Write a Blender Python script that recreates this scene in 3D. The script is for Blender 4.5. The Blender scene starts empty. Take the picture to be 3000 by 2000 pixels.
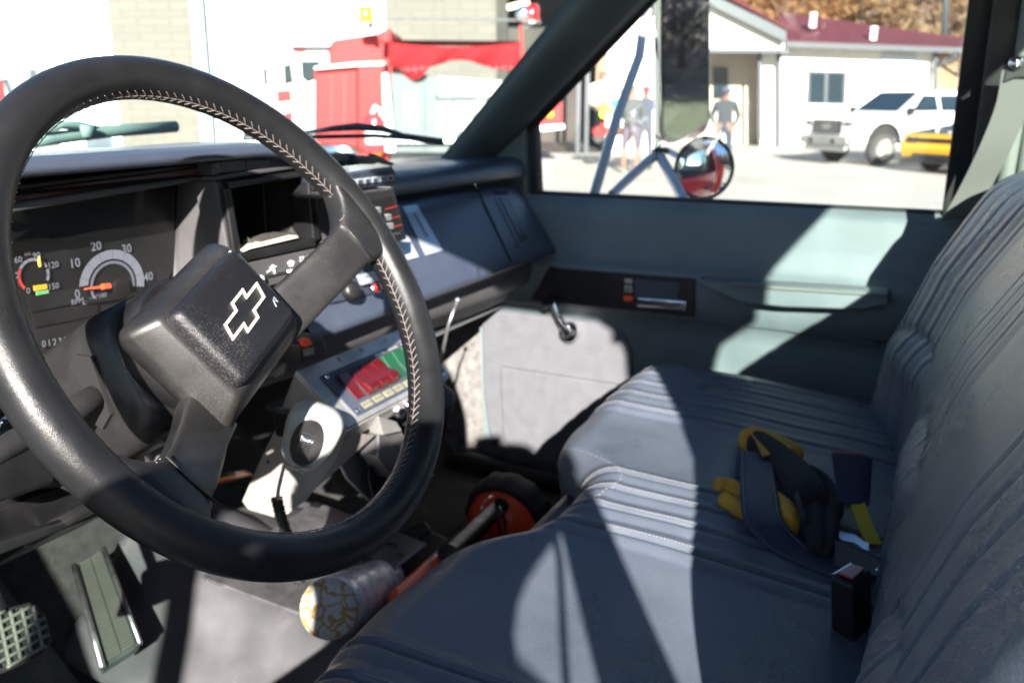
import bpy, bmesh, math, random
from mathutils import Vector, Matrix, noise
random.seed(7)
sc = bpy.context.scene
C = sc.collection
R_ = math.radians
V = Vector

# ------------------------------------------------------------------ camera, world, sun, exposure
YAW, PITCH, FPX = R_(64), R_(15), 2097.0          # world origin sits at the camera, ground 1.55 m below
F = V((math.sin(YAW)*math.cos(PITCH), math.cos(YAW)*math.cos(PITCH), -math.sin(PITCH)))
RT = V((math.cos(YAW), -math.sin(YAW), 0)); UP = RT.cross(F)
cd = bpy.data.cameras.new('camera'); cam = bpy.data.objects.new('camera', cd); C.objects.link(cam); sc.camera = cam
m = Matrix((RT, UP, -F)).transposed().to_4x4(); cam.matrix_world = m
cd.sensor_width = 22.3; cd.lens = 22.3*FPX/2352; cd.clip_start = .02; cd.clip_end = 2000
cd.dof.use_dof = True; cd.dof.focus_distance = .56; cd.dof.aperture_fstop = 6.3
SUN = V((1, .53, -.465)).normalized()
w = bpy.data.worlds.new('World'); sc.world = w; w.use_nodes = True
nt = w.node_tree; sky = nt.nodes.new('ShaderNodeTexSky'); sky.sky_type = 'NISHITA'; sky.sun_disc = False; sky.ozone_density = 4.5; sky.dust_density = .4
sky.sun_elevation = math.asin(-SUN.z); sky.sun_rotation = math.atan2(-SUN.x, -SUN.y)
nt.links.new(sky.outputs[0], nt.nodes['Background'].inputs[0]); nt.nodes['Background'].inputs[1].default_value = .05
sd = bpy.data.lights.new('sun', 'SUN'); sd.energy = 5.0; sd.angle = R_(.55); sd.color = (1, .935, .86)
so = bpy.data.objects.new('sun', sd); C.objects.link(so); so.rotation_euler = SUN.to_track_quat('-Z', 'Y').to_euler()
sc.view_settings.view_transform = 'Standard'; sc.view_settings.look = 'None'; sc.view_settings.exposure = 2.35
sc.view_settings.gamma = 1
sc.cycles.max_bounces = 8; sc.cycles.diffuse_bounces = 3; sc.cycles.transparent_max_bounces = 16

# ------------------------------------------------------------------ helpers
def ray(x, y): return F + RT*((x-1176)/FPX) - UP*((y-784)/FPX)
def atp(x, y, n, k):
    d = ray(x, y); return d*(k/d.dot(n))
AX = {'X': V((1,0,0)), 'Y': V((0,1,0)), 'Z': V((0,0,1))}
def at(x, y, ax, v): return atp(x, y, AX[ax], v)
FH = V((math.sin(YAW), math.cos(YAW), 0)); RH = V((math.cos(YAW), -math.sin(YAW), 0))
def ex(r, d, z): return RH*r + FH*d + V((0,0,z))          # yard frame: across, away, up
def exM(r, d, z, ang=0):                                   # placed and turned about the vertical
    return Matrix.Translation(ex(r,d,z)) @ Matrix((RH, FH, V((0,0,1)))).transposed().to_4x4() @ Matrix.Rotation(R_(ang), 4, 'Z')
def pe(x, y, d): return atp(x, y, FH, d)
def rz(x, y, d):
    p = pe(x, y, d); return p.dot(RH), p.z
GZ = -1.55

def tag(o, label=None, cat=None, group=None, kind=None):
    if label: o['label'] = label
    if cat: o['category'] = cat
    if group: o['group'] = group
    if kind: o['kind'] = kind
    return o
def thing(name, label, cat, loc=(0,0,0), group=None):
    o = bpy.data.objects.new(name, None); o.empty_display_size = .05; C.objects.link(o); o.location = loc
    return tag(o, label, cat, group)
def wloc(o):
    p = V((0,0,0))
    while o: p = p + V(o.location); o = o.parent
    return p

class MB:
    def __init__(s, M=None): s.v=[]; s.f=[]; s.M=M; s.mi=[]; s.cur=0
    def add(s, vs, fs):
        b=len(s.v)
        for p in vs: s.v.append(s.M @ V(p) if s.M else V(p))
        for f in fs: s.f.append([b+i for i in f]); s.mi.append(s.cur)
        return s
    def box(s, c, d, R=None):
        c=V(c); hx,hy,hz=d[0]/2,d[1]/2,d[2]/2
        vs=[V((x,y,z)) for x in(-hx,hx) for y in(-hy,hy) for z in(-hz,hz)]
        if R: vs=[R@p for p in vs]
        return s.add([c+p for p in vs],[(0,1,3,2),(4,6,7,5),(0,4,5,1),(2,3,7,6),(0,2,6,4),(1,5,7,3)])
    def prism(s, pts, vec):
        pts=[V(p) for p in pts]; vec=V(vec); n=len(pts)
        return s.add(pts+[p+vec for p in pts],[list(range(n))[::-1],list(range(n,2*n))]+[(i,(i+1)%n,(i+1)%n+n,i+n) for i in range(n)])
    def tube(s, path, r, n=10, closed=False, flat=None, caps=True):
        P=[V(p) for p in path]; L=len(P); rings=[]; up=None
        for i,p in enumerate(P):
            a=P[i-1] if (i or closed) else P[i]; b=P[(i+1)%L] if (i<L-1 or closed) else P[i]
            t=(b-a).normalized()
            if up is None:
                up=V((0,0,1)) if abs(t.z)<.9 else V((1,0,0))
                if flat: up=V(flat)
            x=t.cross(up).normalized(); u2=x.cross(t).normalized()
            if not flat: up=u2
            rr=r[i] if isinstance(r,list) else r
            rx,ry=rr if isinstance(rr,tuple) else (rr,rr)
            rings.append([p+x*(rx*math.cos(k*2*math.pi/n))+u2*(ry*math.sin(k*2*math.pi/n)) for k in range(n)])
        vs=[q for rg in rings for q in rg]; fs=[]
        for i in range(L if closed else L-1):
            a=i*n;b=((i+1)%L)*n
            for k in range(n): fs.append((a+k,a+(k+1)%n,b+(k+1)%n,b+k))
        if caps and not closed: fs.append(list(range(n))[::-1]); fs.append([(L-1)*n+k for k in range(n)])
        return s.add(vs,fs)
    def lathe(s, prof, o, ax, n=32, rib=None):
        o=V(o);ax=V(ax).normalized();x=ax.orthogonal().normalized();y=ax.cross(x);vs=[];L=len(prof)
        for (r,h) in prof:
            for k in range(n):
                t=2*math.pi*k/n; rr=r*(1+(rib[1]*(1 if (k//rib[0])%2 else 0) if rib else 0))
                vs.append(o+ax*h+x*(rr*math.cos(t))+y*(rr*math.sin(t)))
        fs=[(i*n+k,i*n+(k+1)%n,(i+1)*n+(k+1)%n,(i+1)*n+k) for i in range(L-1) for k in range(n)]
        if prof[0][0]>1e-5: fs.append(list(range(n))[::-1])
        if prof[-1][0]>1e-5: fs.append([(L-1)*n+k for k in range(n)])
        return s.add(vs,fs)
    def grid(s, fn, nu, nv):
        vs=[fn(i/nu,j/nv) for i in range(nu+1) for j in range(nv+1)]
        return s.add(vs,[(i*(nv+1)+j,(i+1)*(nv+1)+j,(i+1)*(nv+1)+j+1,i*(nv+1)+j+1) for i in range(nu) for j in range(nv)])
    def loft(s, rings, caps=True):
        n=len(rings[0]);vs=[q for r in rings for q in r];L=len(rings)
        fs=[(i*n+k,i*n+(k+1)%n,(i+1)*n+(k+1)%n,(i+1)*n+k) for i in range(L-1) for k in range(n)]
        if caps: fs+= [list(range(n))[::-1],[(L-1)*n+k for k in range(n)]]
        return s.add(vs,fs)
    def build(s, name, mt, parent=None, smooth=False, bevel=0, label=None, solid=0, seg=2, sub=0):
        me=bpy.data.meshes.new(name); off=wloc(parent) if parent else V((0,0,0))
        me.from_pydata([p-off for p in s.v],[],s.f)
        for q in (mt if isinstance(mt,list) else [mt]): me.materials.append(q)
        for p,k in zip(me.polygons,s.mi): p.material_index=k; p.use_smooth=bool(smooth)
        bm=bmesh.new(); bm.from_mesh(me)
        bmesh.ops.remove_doubles(bm,verts=bm.verts,dist=1e-6) if smooth else None
        bmesh.ops.recalc_face_normals(bm,faces=bm.faces); bm.to_mesh(me); bm.free()
        o=bpy.data.objects.new(name,me); C.objects.link(o)
        if parent: o.parent=parent
        if label: o['label']=label
        if solid:
            d=o.modifiers.new('s','SOLIDIFY'); d.thickness=solid; d.offset=0
        if bevel:
            d=o.modifiers.new('b','BEVEL'); d.width=bevel; d.segments=seg; d.limit_method='ANGLE'; d.angle_limit=R_(40)
            for p in me.polygons: p.use_smooth=True
            q=o.modifiers.new('w','WEIGHTED_NORMAL'); q.keep_sharp=True
        elif smooth and smooth!='all':
            for e in me.edges: pass
            try: me.set_sharp_from_angle(angle=R_(50))
            except Exception: pass
        if sub:
            d=o.modifiers.new('u','SUBSURF'); d.levels=sub; d.render_levels=sub
        return o
def rrect(w,h,r,n=4):
    out=[]
    for cx,cy,a0 in((w/2-r,h/2-r,0),(-w/2+r,h/2-r,90),(-w/2+r,-h/2+r,180),(w/2-r,-h/2+r,270)):
        for k in range(n+1):
            a=R_(a0+90*k/n); out.append((cx+r*math.cos(a),cy+r*math.sin(a)))
    return out
def pl(pts, ax, v): return [at(x,y,ax,v) for x,y in pts]
from mathutils.bvhtree import BVHTree
def bvh(o):
    off=wloc(o); me=o.data; return BVHTree.FromPolygons([v.co+off for v in me.vertices],[list(p.vertices) for p in me.polygons])
def hit(T,x,y,h=0):
    d=ray(x,y).normalized(); r=T.ray_cast(V((0,0,0)),d); return (r[0] if r[0] is not None else d)-d*h
def text(s, o, ux, uy, size, mt, parent, name='lettering', ext=.0003, align='CENTER', bold=0):
    cu=bpy.data.curves.new('t','FONT'); cu.body=s; cu.size=1; cu.extrude=0; cu.align_x=align; cu.align_y='CENTER'; cu.resolution_u=2; cu.offset=bold
    t=bpy.data.objects.new('t',cu); C.objects.link(t); bpy.context.view_layer.update()
    me=bpy.data.meshes.new_from_object(t); C.objects.unlink(t); bpy.data.objects.remove(t)
    ux=V(ux).normalized(); uy=V(uy).normalized(); o=V(o); off=wloc(parent) if parent else V((0,0,0))
    for v in me.vertices: v.co = o+ux*(v.co.x*size)+uy*(v.co.y*size)-off
    me.materials.clear(); me.materials.append(mt)
    ob=bpy.data.objects.new(name,me); C.objects.link(ob); ob.parent=parent
    return ob

# ------------------------------------------------------------------ materials
def mat(name, col, rough=.5, bump=0, scale=200, metal=0, var=0, vscale=6, dust=0, spec=.5, emit=0, kind='noise', coat=0, sheen=0, col2=None):
    mt=bpy.data.materials.new(name); mt.use_nodes=True; n=mt.node_tree.nodes; l=mt.node_tree.links
    b=n['Principled BSDF']; b.inputs['Base Color'].default_value=(*col,1); b.inputs['Roughness'].default_value=rough
    b.inputs['Metallic'].default_value=metal; b.inputs['Specular IOR Level'].default_value=spec
    b.inputs['Coat Weight'].default_value=coat; b.inputs['Sheen Weight'].default_value=sheen
    if emit: b.inputs['Emission Color'].default_value=(*col,1); b.inputs['Emission Strength'].default_value=emit
    tc=n.new('ShaderNodeTexCoord'); src=None
    def noise_(sc_, det=4):
        t=n.new('ShaderNodeTexNoise'); t.inputs['Scale'].default_value=sc_; t.inputs['Detail'].default_value=det; l.new(tc.outputs['Object'],t.inputs[0]); return t
    if var:
        t=noise_(vscale,6); r=n.new('ShaderNodeMapRange'); r.inputs[1].default_value=.3; r.inputs[2].default_value=.7; r.inputs[3].default_value=0; r.inputs[4].default_value=1
        l.new(t.outputs[0],r.inputs[0]); mx=n.new('ShaderNodeMix'); mx.data_type='RGBA'; l.new(r.outputs[0],mx.inputs[0])
        c2=col2 or tuple(c*(1+var) for c in col)
        mx.inputs[6].default_value=(*[c*(1-var) if not col2 else c for c in col],1); mx.inputs[7].default_value=(*c2,1); src=mx.outputs[2]
        rr=n.new('ShaderNodeMapRange'); rr.inputs[1].default_value=.3; rr.inputs[2].default_value=.7; rr.inputs[3].default_value=max(0,rough-.08); rr.inputs[4].default_value=min(1,rough+.1)
        l.new(t.outputs[0],rr.inputs[0]); l.new(rr.outputs[0],b.inputs['Roughness'])
    if dust:
        t=noise_(900,2); t2=noise_(14,4); mu=n.new('ShaderNodeMath'); mu.operation='MULTIPLY'; l.new(t.outputs[0],mu.inputs[0]); l.new(t2.outputs[0],mu.inputs[1])
        r=n.new('ShaderNodeMapRange'); r.inputs[1].default_value=.33; r.inputs[2].default_value=.45; r.inputs[4].default_value=dust; l.new(mu.outputs[0],r.inputs[0])
        mx=n.new('ShaderNodeMix'); mx.data_type='RGBA'; l.new(r.outputs[0],mx.inputs[0]); mx.inputs[7].default_value=(.3,.28,.25,1)
        if src: l.new(src,mx.inputs[6])
        else: mx.inputs[6].default_value=(*col,1)
        src=mx.outputs[2]
    if src: l.new(src,b.inputs['Base Color'])
    if bump:
        if kind=='leather':
            t=n.new('ShaderNodeTexVoronoi'); t.feature='DISTANCE_TO_EDGE'; t.inputs['Scale'].default_value=scale; l.new(tc.outputs['Object'],t.inputs[0])
            nz=noise_(scale*.2); ad=n.new('ShaderNodeVectorMath'); ad.operation='MULTIPLY_ADD'; l.new(nz.outputs['Color'],ad.inputs[0]); ad.inputs[1].default_value=(.01,.01,.01); l.new(tc.outputs['Object'],ad.inputs[2]); l.new(ad.outputs[0],t.inputs[0]); o_=t.outputs['Distance']
        else: o_=noise_(scale,3).outputs[0]
        bp=n.new('ShaderNodeBump'); bp.inputs['Strength'].default_value=bump; bp.inputs['Distance'].default_value=.001; l.new(o_,bp.inputs['Height']); l.new(bp.outputs[0],b.inputs['Normal'])
    return mt
def glass(name, tint, dustw=.03, refl=.06):
    mt=bpy.data.materials.new(name); mt.use_nodes=True; n=mt.node_tree.nodes; l=mt.node_tree.links; n.remove(n['Principled BSDF']); out=n['Material Output']
    tr=n.new('ShaderNodeBsdfTransparent'); tr.inputs[0].default_value=(*tint,1); df=n.new('ShaderNodeBsdfDiffuse'); df.inputs[0].default_value=(.7,.7,.68,1)
    gl=n.new('ShaderNodeBsdfGlossy'); gl.inputs['Roughness'].default_value=.02
    tl=n.new('ShaderNodeBsdfTranslucent'); tl.inputs[0].default_value=(.8,.8,.78,1)
    m0=n.new('ShaderNodeMixShader'); m0.inputs[0].default_value=.4; l.new(df.outputs[0],m0.inputs[1]); l.new(tl.outputs[0],m0.inputs[2])
    m1=n.new('ShaderNodeMixShader'); tc=n.new('ShaderNodeTexCoord'); t=n.new('ShaderNodeTexNoise'); t.inputs['Scale'].default_value=3; t.inputs['Detail'].default_value=5; l.new(tc.outputs['Object'],t.inputs[0])
    r=n.new('ShaderNodeMapRange'); r.inputs[1].default_value=.3; r.inputs[2].default_value=.7; r.inputs[3].default_value=dustw*.6; r.inputs[4].default_value=dustw*1.4; l.new(t.outputs[0],r.inputs[0]); l.new(r.outputs[0],m1.inputs[0])
    l.new(tr.outputs[0],m1.inputs[1]); l.new(m0.outputs[0],m1.inputs[2])
    fr=n.new('ShaderNodeLayerWeight'); pw=n.new('ShaderNodeMath'); pw.operation='POWER'; pw.inputs[1].default_value=5; l.new(fr.outputs['Facing'],pw.inputs[0])
    mu=n.new('ShaderNodeMath'); mu.operation='MULTIPLY_ADD'; mu.inputs[1].default_value=.6; mu.inputs[2].default_value=refl; l.new(pw.outputs[0],mu.inputs[0])
    m2=n.new('ShaderNodeMixShader'); l.new(mu.outputs[0],m2.inputs[0]); l.new(m1.outputs[0],m2.inputs[1]); l.new(gl.outputs[0],m2.inputs[2]); l.new(m2.outputs[0],out.inputs[0])
    return mt
M={}
M['leather']=mat('wheel_leather',(.0095,.0098,.0108),.37,.16,900,kind='leather',spec=.32,var=.2,vscale=25,dust=.015)
M['wplastic']=mat('wheel_plastic',(.012,.0115,.0115),.42,.12,1500,var=.25,vscale=30,dust=.05)
M['pad']=mat('horn_pad',(.007,.007,.009),.40,.25,1100,kind='leather',dust=.14)
M['thread']=mat('thread',(.17,.145,.135),.6)
M['seamdark']=mat('seam_dark',(.01,.01,.01),.6)
M['emblem']=mat('emblem',(.62,.60,.52),.35,metal=.1)
M['dash']=mat('dash_vinyl',(.040,.050,.074),.34,.2,1200,kind='leather',var=.15,vscale=10,dust=.1)
M['dashgrey']=mat('dash_bezel',(.058,.056,.058),.55,.12,1800,var=.12,vscale=20,dust=.12)
M['black']=mat('black_plastic',(.008,.008,.009),.4,.1,1500,var=.2,vscale=30,dust=.04)
M['blackmat']=mat('black_rubber',(.010,.010,.011),.7,.2,400,dust=.1)
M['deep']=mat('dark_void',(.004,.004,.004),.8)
M['vinyl']=mat('door_vinyl',(.125,.155,.165),.48,.35,1100,kind='leather',var=.16,vscale=9,dust=.10)
M['vinyl2']=mat('door_lower',(.092,.095,.106),.55,.3,1100,kind='leather',var=.045,vscale=40,dust=.06)
M['seat']=mat('seat_vinyl',(.080,.096,.124),.30,.5,700,kind='leather',var=.18,vscale=11,dust=.10)
M['seatth']=mat('seat_thread',(.32,.29,.27),.7)
M['headliner']=mat('headliner',(.12,.12,.12),.9,.2,600)
M['trim']=mat('pillar_trim',(.055,.07,.072),.5,.1,900,var=.1)
M['greytrim']=mat('grey_trim',(.14,.155,.14),.6,.2,800,var=.1)
M['belt']=mat('belt_webbing',(.022,.028,.06),.65,.3,900)
M['carpet']=mat('carpet',(.020,.020,.020),.95,.9,500,var=.5,vscale=60,dust=.3)
M['kick']=mat('kick_felt',(.13,.125,.12),.95,.8,300,var=.35,vscale=60)
M['mat']=mat('floor_mat',(.05,.062,.058),.75,.6,700,var=.25,vscale=25,dust=.5)
M['tunnel']=mat('tunnel_cover',(.068,.068,.074),.42,.3,1500,kind='leather',var=.22,vscale=14,dust=.3)
M['alu']=mat('aluminium',(.55,.54,.52),.38,.15,500,metal=.75,var=.18,vscale=25)
M['alup']=mat('brushed_sheet',(.36,.34,.315),.5,.2,300,metal=.35,var=.2,vscale=14)
M['chrome']=mat('chrome',(.75,.76,.78),.09,metal=1)
M['armm']=mat('mirror_arm_metal',(.42,.43,.46),.4,metal=.55)
M['steel']=mat('steel',(.42,.42,.43),.32,metal=.9,var=.2,vscale=40)
M['mirror']=mat('mirror_glass',(.88,.9,.92),.01,metal=1)
M['redsw']=mat('red_switch',(.07,.003,.004),.3,coat=.4)
M['greensw']=mat('green_switch',(.008,.06,.022),.3,coat=.4)
M['whitesw']=mat('white_switch',(.55,.56,.55),.35)
M['label']=mat('label_tape',(.20,.19,.13),.5,var=.15,vscale=80)
M['ink']=mat('ink',(.03,.03,.03),.6)
M['white']=mat('white_print',(.62,.63,.66),.5)
M['gaugeprint']=mat('gauge_print',(.15,.165,.20),.5)
M['orange']=mat('needle_orange',(.75,.10,.03),.5)
M['yellow']=mat('needle_yellow',(.65,.50,.04),.5)
M['red']=mat('red_print',(.45,.04,.03),.5)
M['amber']=mat('amber_print',(.60,.33,.02),.5)
M['greenp']=mat('green_print',(.12,.35,.15),.5)
M['mic']=mat('mic_shell',(.40,.40,.385),.4,.1,900,var=.06,vscale=30,dust=.1)
M['foil']=mat('silver_packet',(.42,.47,.55),.3,.1,60,metal=.4,var=.1)
M['paper']=mat('card',(.62,.60,.48),.7)
M['foam']=mat('foam',(.035,.032,.03),.95,.9,600,var=.3,vscale=200)
M['org']=mat('lantern_orange',(.95,.09,.025),.35,.05,300)
M['glovey']=mat('glove_yellow',(.52,.27,.02),.8,.5,400,var=.25,vscale=40)
M['gloveb']=mat('glove_black',(.009,.010,.013),.9,.5,500)
M['wood']=None
M['strap']=mat('yellow_strap',(.50,.36,.02),.6)
M['amberl']=mat('amber_lens',(.85,.35,.01),.2,emit=.15)
M['redl']=mat('red_lens',(.45,.01,.01),.1,coat=1)
M['truckred']=mat('truck_red_paint',(.42,.012,.018),.25,coat=.8)
M['engred']=mat('engine_red',(.33,.018,.02),.55,spec=.28)
M['tarp']=mat('red_tarp',(.26,.014,.018),.8,.5,8,spec=.1,var=.15,vscale=2)
M['wpaint']=mat('white_paint',(.8,.8,.8),.3,coat=.5)
M['plate']=mat('tread_plate',(.125,.135,.14),.6,.6,60,spec=.15,var=.12,vscale=3)
M['tire']=mat('tyre',(.05,.05,.05),.8,.3,60)
M['glassd']=mat('vehicle_glass',(.012,.022,.03),.12,spec=.6)
M['ypaint']=mat('yellow_paint',(.62,.29,.008),.3,coat=.6)
M['bpaint']=mat('black_paint',(.015,.02,.035),.2,coat=1)
M['skin']=mat('skin',(.20,.105,.075),.6)
M['grshirt']=mat('grey_shirt',(.065,.07,.072),.9)
M['purshort']=mat('mauve_shorts',(.09,.075,.095),.9)
M['navy']=mat('navy_cloth',(.05,.06,.09),.9)
M['jeans']=mat('blue_jeans',(.03,.042,.065),.9)
M['redcap']=mat('red_cap',(.55,.04,.05),.8)
M['stucco']=mat('white_siding',(.78,.75,.68),.8)
M['gdoor']=mat('white_garage_door',(.85,.85,.85),.6)
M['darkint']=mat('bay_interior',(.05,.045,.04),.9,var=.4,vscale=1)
M['gutter']=mat('dark_gutter',(.045,.055,.065),.5)
M['roofred']=mat('red_metal_roof',(.075,.008,.014),.8,var=.15,vscale=2)
M['bark']=mat('bark',(.10,.075,.06),.9)
M['leafo']=mat('orange_leaves',(.38,.17,.075),.9,var=.3,vscale=.3,col2=(.36,.24,.13))
M['leafb']=mat('brown_leaves',(.33,.24,.14),.9,var=.3,vscale=.3,col2=(.28,.22,.15))
M['leafd']=mat('dark_leaves',(.13,.095,.075),.9,var=.4,vscale=.7)
M['grass']=mat('grass',(.07,.085,.03),.95,.8,20,var=.3,vscale=3)
M['teal']=mat('teal_fabric',(.05,.35,.30),.8)
M['cream']=mat('cream_coat',(.75,.68,.50),.9)
M['lime']=mat('lime_band',(.45,.75,.05),.6)
M['wiper']=mat('wiper_blade',(.02,.025,.035),.5,.2,200)
M['wiper2']=mat('glare_teal_wiper',(.13,.20,.19),.6,.2,200,var=.2)  # pale teal puts the windshield glare into the wiper's colour
M['windshield']=glass('windshield_glass',(.80,.93,.88),.022,.015)
M['rearglass']=glass('tinted_glass',(.87,.94,.91),.02,.04)
M['sideglass']=glass('side_glass',(.94,.97,.95),.02,.03)
M['lens']=glass('gauge_lens',(.85,.85,.85),.012,.008)

def brickmat(name, c1, c2, sx, sy, mort):
    mt=bpy.data.materials.new(name); mt.use_nodes=True; n=mt.node_tree.nodes; l=mt.node_tree.links; b=n['Principled BSDF']; b.inputs['Roughness'].default_value=.9
    tc=n.new('ShaderNodeTexCoord'); mp=n.new('ShaderNodeMapping'); mp.inputs['Rotation'].default_value=(R_(90),0,YAW-R_(90)); t=n.new('ShaderNodeTexBrick'); t.inputs['Scale'].default_value=1
    t.inputs['Color1'].default_value=(*c1,1); t.inputs['Color2'].default_value=(*c2,1); t.inputs['Mortar'].default_value=(*mort,1); t.inputs['Brick Width'].default_value=sx; t.inputs['Row Height'].default_value=sy; t.inputs['Mortar Size'].default_value=.012
    sep=n.new('ShaderNodeSeparateXYZ'); cmb=n.new('ShaderNodeCombineXYZ'); l.new(tc.outputs['Object'],sep.inputs[0])
    ad=n.new('ShaderNodeMath'); ad.operation='ADD'; l.new(sep.outputs[0],ad.inputs[0]); l.new(sep.outputs[1],ad.inputs[1]); l.new(ad.outputs[0],cmb.inputs[0]); l.new(sep.outputs[2],cmb.inputs[1]); l.new(cmb.outputs[0],t.inputs[0]); l.new(t.outputs['Color'],b.inputs['Base Color'])
    return mt
M['brick']=brickmat('tan_brick',(.145,.125,.108),(.13,.113,.099),.4,.2,(.11,.096,.085))

# =================================================================== TRUCK CAB (shell we sit in)
MX = .90                     # truck centreline
cab = thing('truck_cab','grey vinyl lined truck cab around the bench seat, with windshield and side pillars','truck cab',(MX,.4,-1.5))
# roof, rear wall, header, pillars (driver side stands left of the camera, its shade falls on the seat)
b=MB(); b.grid(lambda u,v: V((.22+1.36*u, -.40+1.0*v, .262+.12*max(0,math.sin(math.pi*u))**.55)),24,6); b.box((.165,-.325,.272),(.13,.17,.035)); b.build('roof_panel',M['headliner'],cab,smooth='all',solid=.03)
b=MB(); b.box((.90,-.385,-.49),(1.58,.04,.78)); b.prism([(.08,-.40,.21),(.30,-.40,.295),(.49,-.40,.343),(.90,-.40,.36),(1.31,-.40,.343),(1.5,-.40,.295),(1.64,-.40,.24),(1.64,-.40,.26),(1.5,-.40,.315),(1.31,-.40,.36),(.90,-.40,.375),(.49,-.40,.36),(.30,-.40,.315),(.08,-.40,.24)],(0,.03,0)); b.box((.075,-.385,.07),(.05,.04,.36)); b.box((1.665,-.385,.04),(.06,.04,.30)); b.build('rear_wall',M['greytrim'],cab,bevel=.006)
b=MB(); b.prism([(.10,-.385,-.10),(1.635,-.385,-.10),(1.64,-.385,.235),(1.5,-.385,.29),(1.31,-.385,.338),(.90,-.385,.355),(.49,-.385,.338),(.30,-.385,.29),(.10,-.385,.215)],(0,.005,0)); b.build('rear_window',M['rearglass'],cab)
# driver B pillar: rear edge of the door opening, curving forward under the roof
edge=[(.115,-.09,-.80),(.115,-.10,-.45),(.125,-.125,-.224),(.145,-.175,-.14),(.165,-.205,-.05),(.185,-.212,.03),(.205,-.205,.12),(.22,-.19,.17),(.228,-.17,.20),(.24,-.11,.225),(.25,.0,.235)]
b=MB(); b.add([V(p) for p in edge]+[V((p[0]-.07,-.39,p[2])) for p in edge]+[V((p[0]+.03,p[1],p[2])) for p in edge]+[V((p[0]-.045,-.39,p[2])) for p in edge],
  [f for i in range(10) for f in ((i,i+1,i+12,i+11),(i+22,i+33,i+34,i+23),(i,i+22,i+23,i+1))]); b.build('driver_door_pillar',M['trim'],cab)
b=MB(); b.tube([(.25,-.2,.235),(.255,.2,.24),(.26,.50,.235)],(.04,.014),8,flat=(0,0,1)); b.build('driver_door_header',M['trim'],cab,smooth=True)
b=MB(); b.box((.11,.35,-.80),(.10,.95,.06)); b.build('driver_door_sill',M['black'],cab,bevel=.01)
# passenger A pillar: trim from the dash corner up to the roof
def pil(name, side):
    # line between windshield edge and door glass edge, back projected from measured corners
    o0,o1=V((1.60,.945,-.125)),V((1.47,.58,.19)); i0,i1=V((1.665,.775,-.06)),V((1.55,.46,.19))
    a0,a1=V((1.57,.86,-.135)),V((1.515,.70,-.01))
    mir=lambda p: p if side>0 else V((2*MX-p.x,p.y,p.z))
    rings=[]
    for t in [k/10 for k in range(-2,11)]:
        o=o0.lerp(o1,t); i=i0.lerp(i1,t)
        mid=(o+i)/2+V((-.022,-.03,.004)); q1=o.lerp(mid,.5)+V((-.010,-.012,0)); q2=i.lerp(mid,.5)+V((-.010,-.010,0))
        back=(o+i)/2+V((.04,.05,.0))
        rings.append([mir(p) for p in (o,q1,mid,q2,i,back)])
    b=MB(); b.loft(rings); return b.build(name,M['trim'],cab,smooth='all')
pil('windshield_pillar',1); pil('windshield_pillar',-1)
# black channel between pillar and door glass
b=MB(); b.prism(pl([(1196,300),(1228,282),(1236,450),(1208,455)],'X',1.655),(.03,0,0)); b.tube([(1.66,.775,-.06),(1.56,.47,.19)],(.012,.012),8); b.build('door_seal',M['blackmat'],cab,bevel=.004)
b=MB(); b.prism(pl([(1118,372),(1205,285),(1212,460),(1232,600),(1215,700),(1160,690)],'X',1.64),(.05,0,0)); b.build('hinge_pillar_trim',M['trim'],cab,bevel=.01)
# passenger B pillar group
b=MB(); b.prism([(1.64,.024,-.20),(1.57,.022,.24),(1.57,-.015,.24),(1.64,-.012,-.20)],(.05,0,0)); b.build('window_channel',M['blackmat'],cab,bevel=.004)
b=MB(); b.prism([(1.63,-.010,-.75),(1.56,-.010,.24),(1.56,-.055,.24),(1.63,-.055,-.75)],(.04,0,0)); b.build('door_pillar',M['black'],cab,bevel=.006)
b=MB(); b.tube([(1.615,-.056,-.55),(1.60,-.058,-.2),(1.555,-.060,.05),(1.54,-.06,.24)],.013,8); b.build('grab_trim',M['greytrim'],cab,smooth='all')
b=MB(); b.prism([(1.61,-.07,-.70),(1.545,-.07,.24),(1.50,-.38,.24),(1.56,-.38,-.70)],(.04,0,0)); b.build('rear_pillar_trim',M['greytrim'],cab,bevel=.01)
b=MB()
for k in range(22): b.box((1.535,-.22,-.19+k*.009),(.012,.14,.0035))
b.build('louvre',M['greytrim'],cab)
# windshield and cowl
b=MB()
def ws(u,v):
    x=.20+1.4*u; bow=.12*math.sin(math.pi*u)
    return V((x+(MX-x)*.08*v, .955+bow-(.36+.02*bow)*v-.02, -.135+.325*v))
b.grid(ws,16,6); b.build('windshield',M['windshield'],cab,smooth='all')
b=MB(); b.grid(lambda u,v: V((.1+1.6*u,.93+.35*v+.12*math.sin(math.pi*u)*(1-v),-.145-.03*v)),16,3); b.build('cowl',M['truckred'],cab,smooth='all',solid=.004)
b=MB(); b.grid(lambda u,v: V((-.05+1.9*u,1.28+1.25*v,-.20-.30*v-.03*abs(u-.5))),12,6); b.build('hood',M['truckred'],cab,smooth='all',solid=.006)
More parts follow.
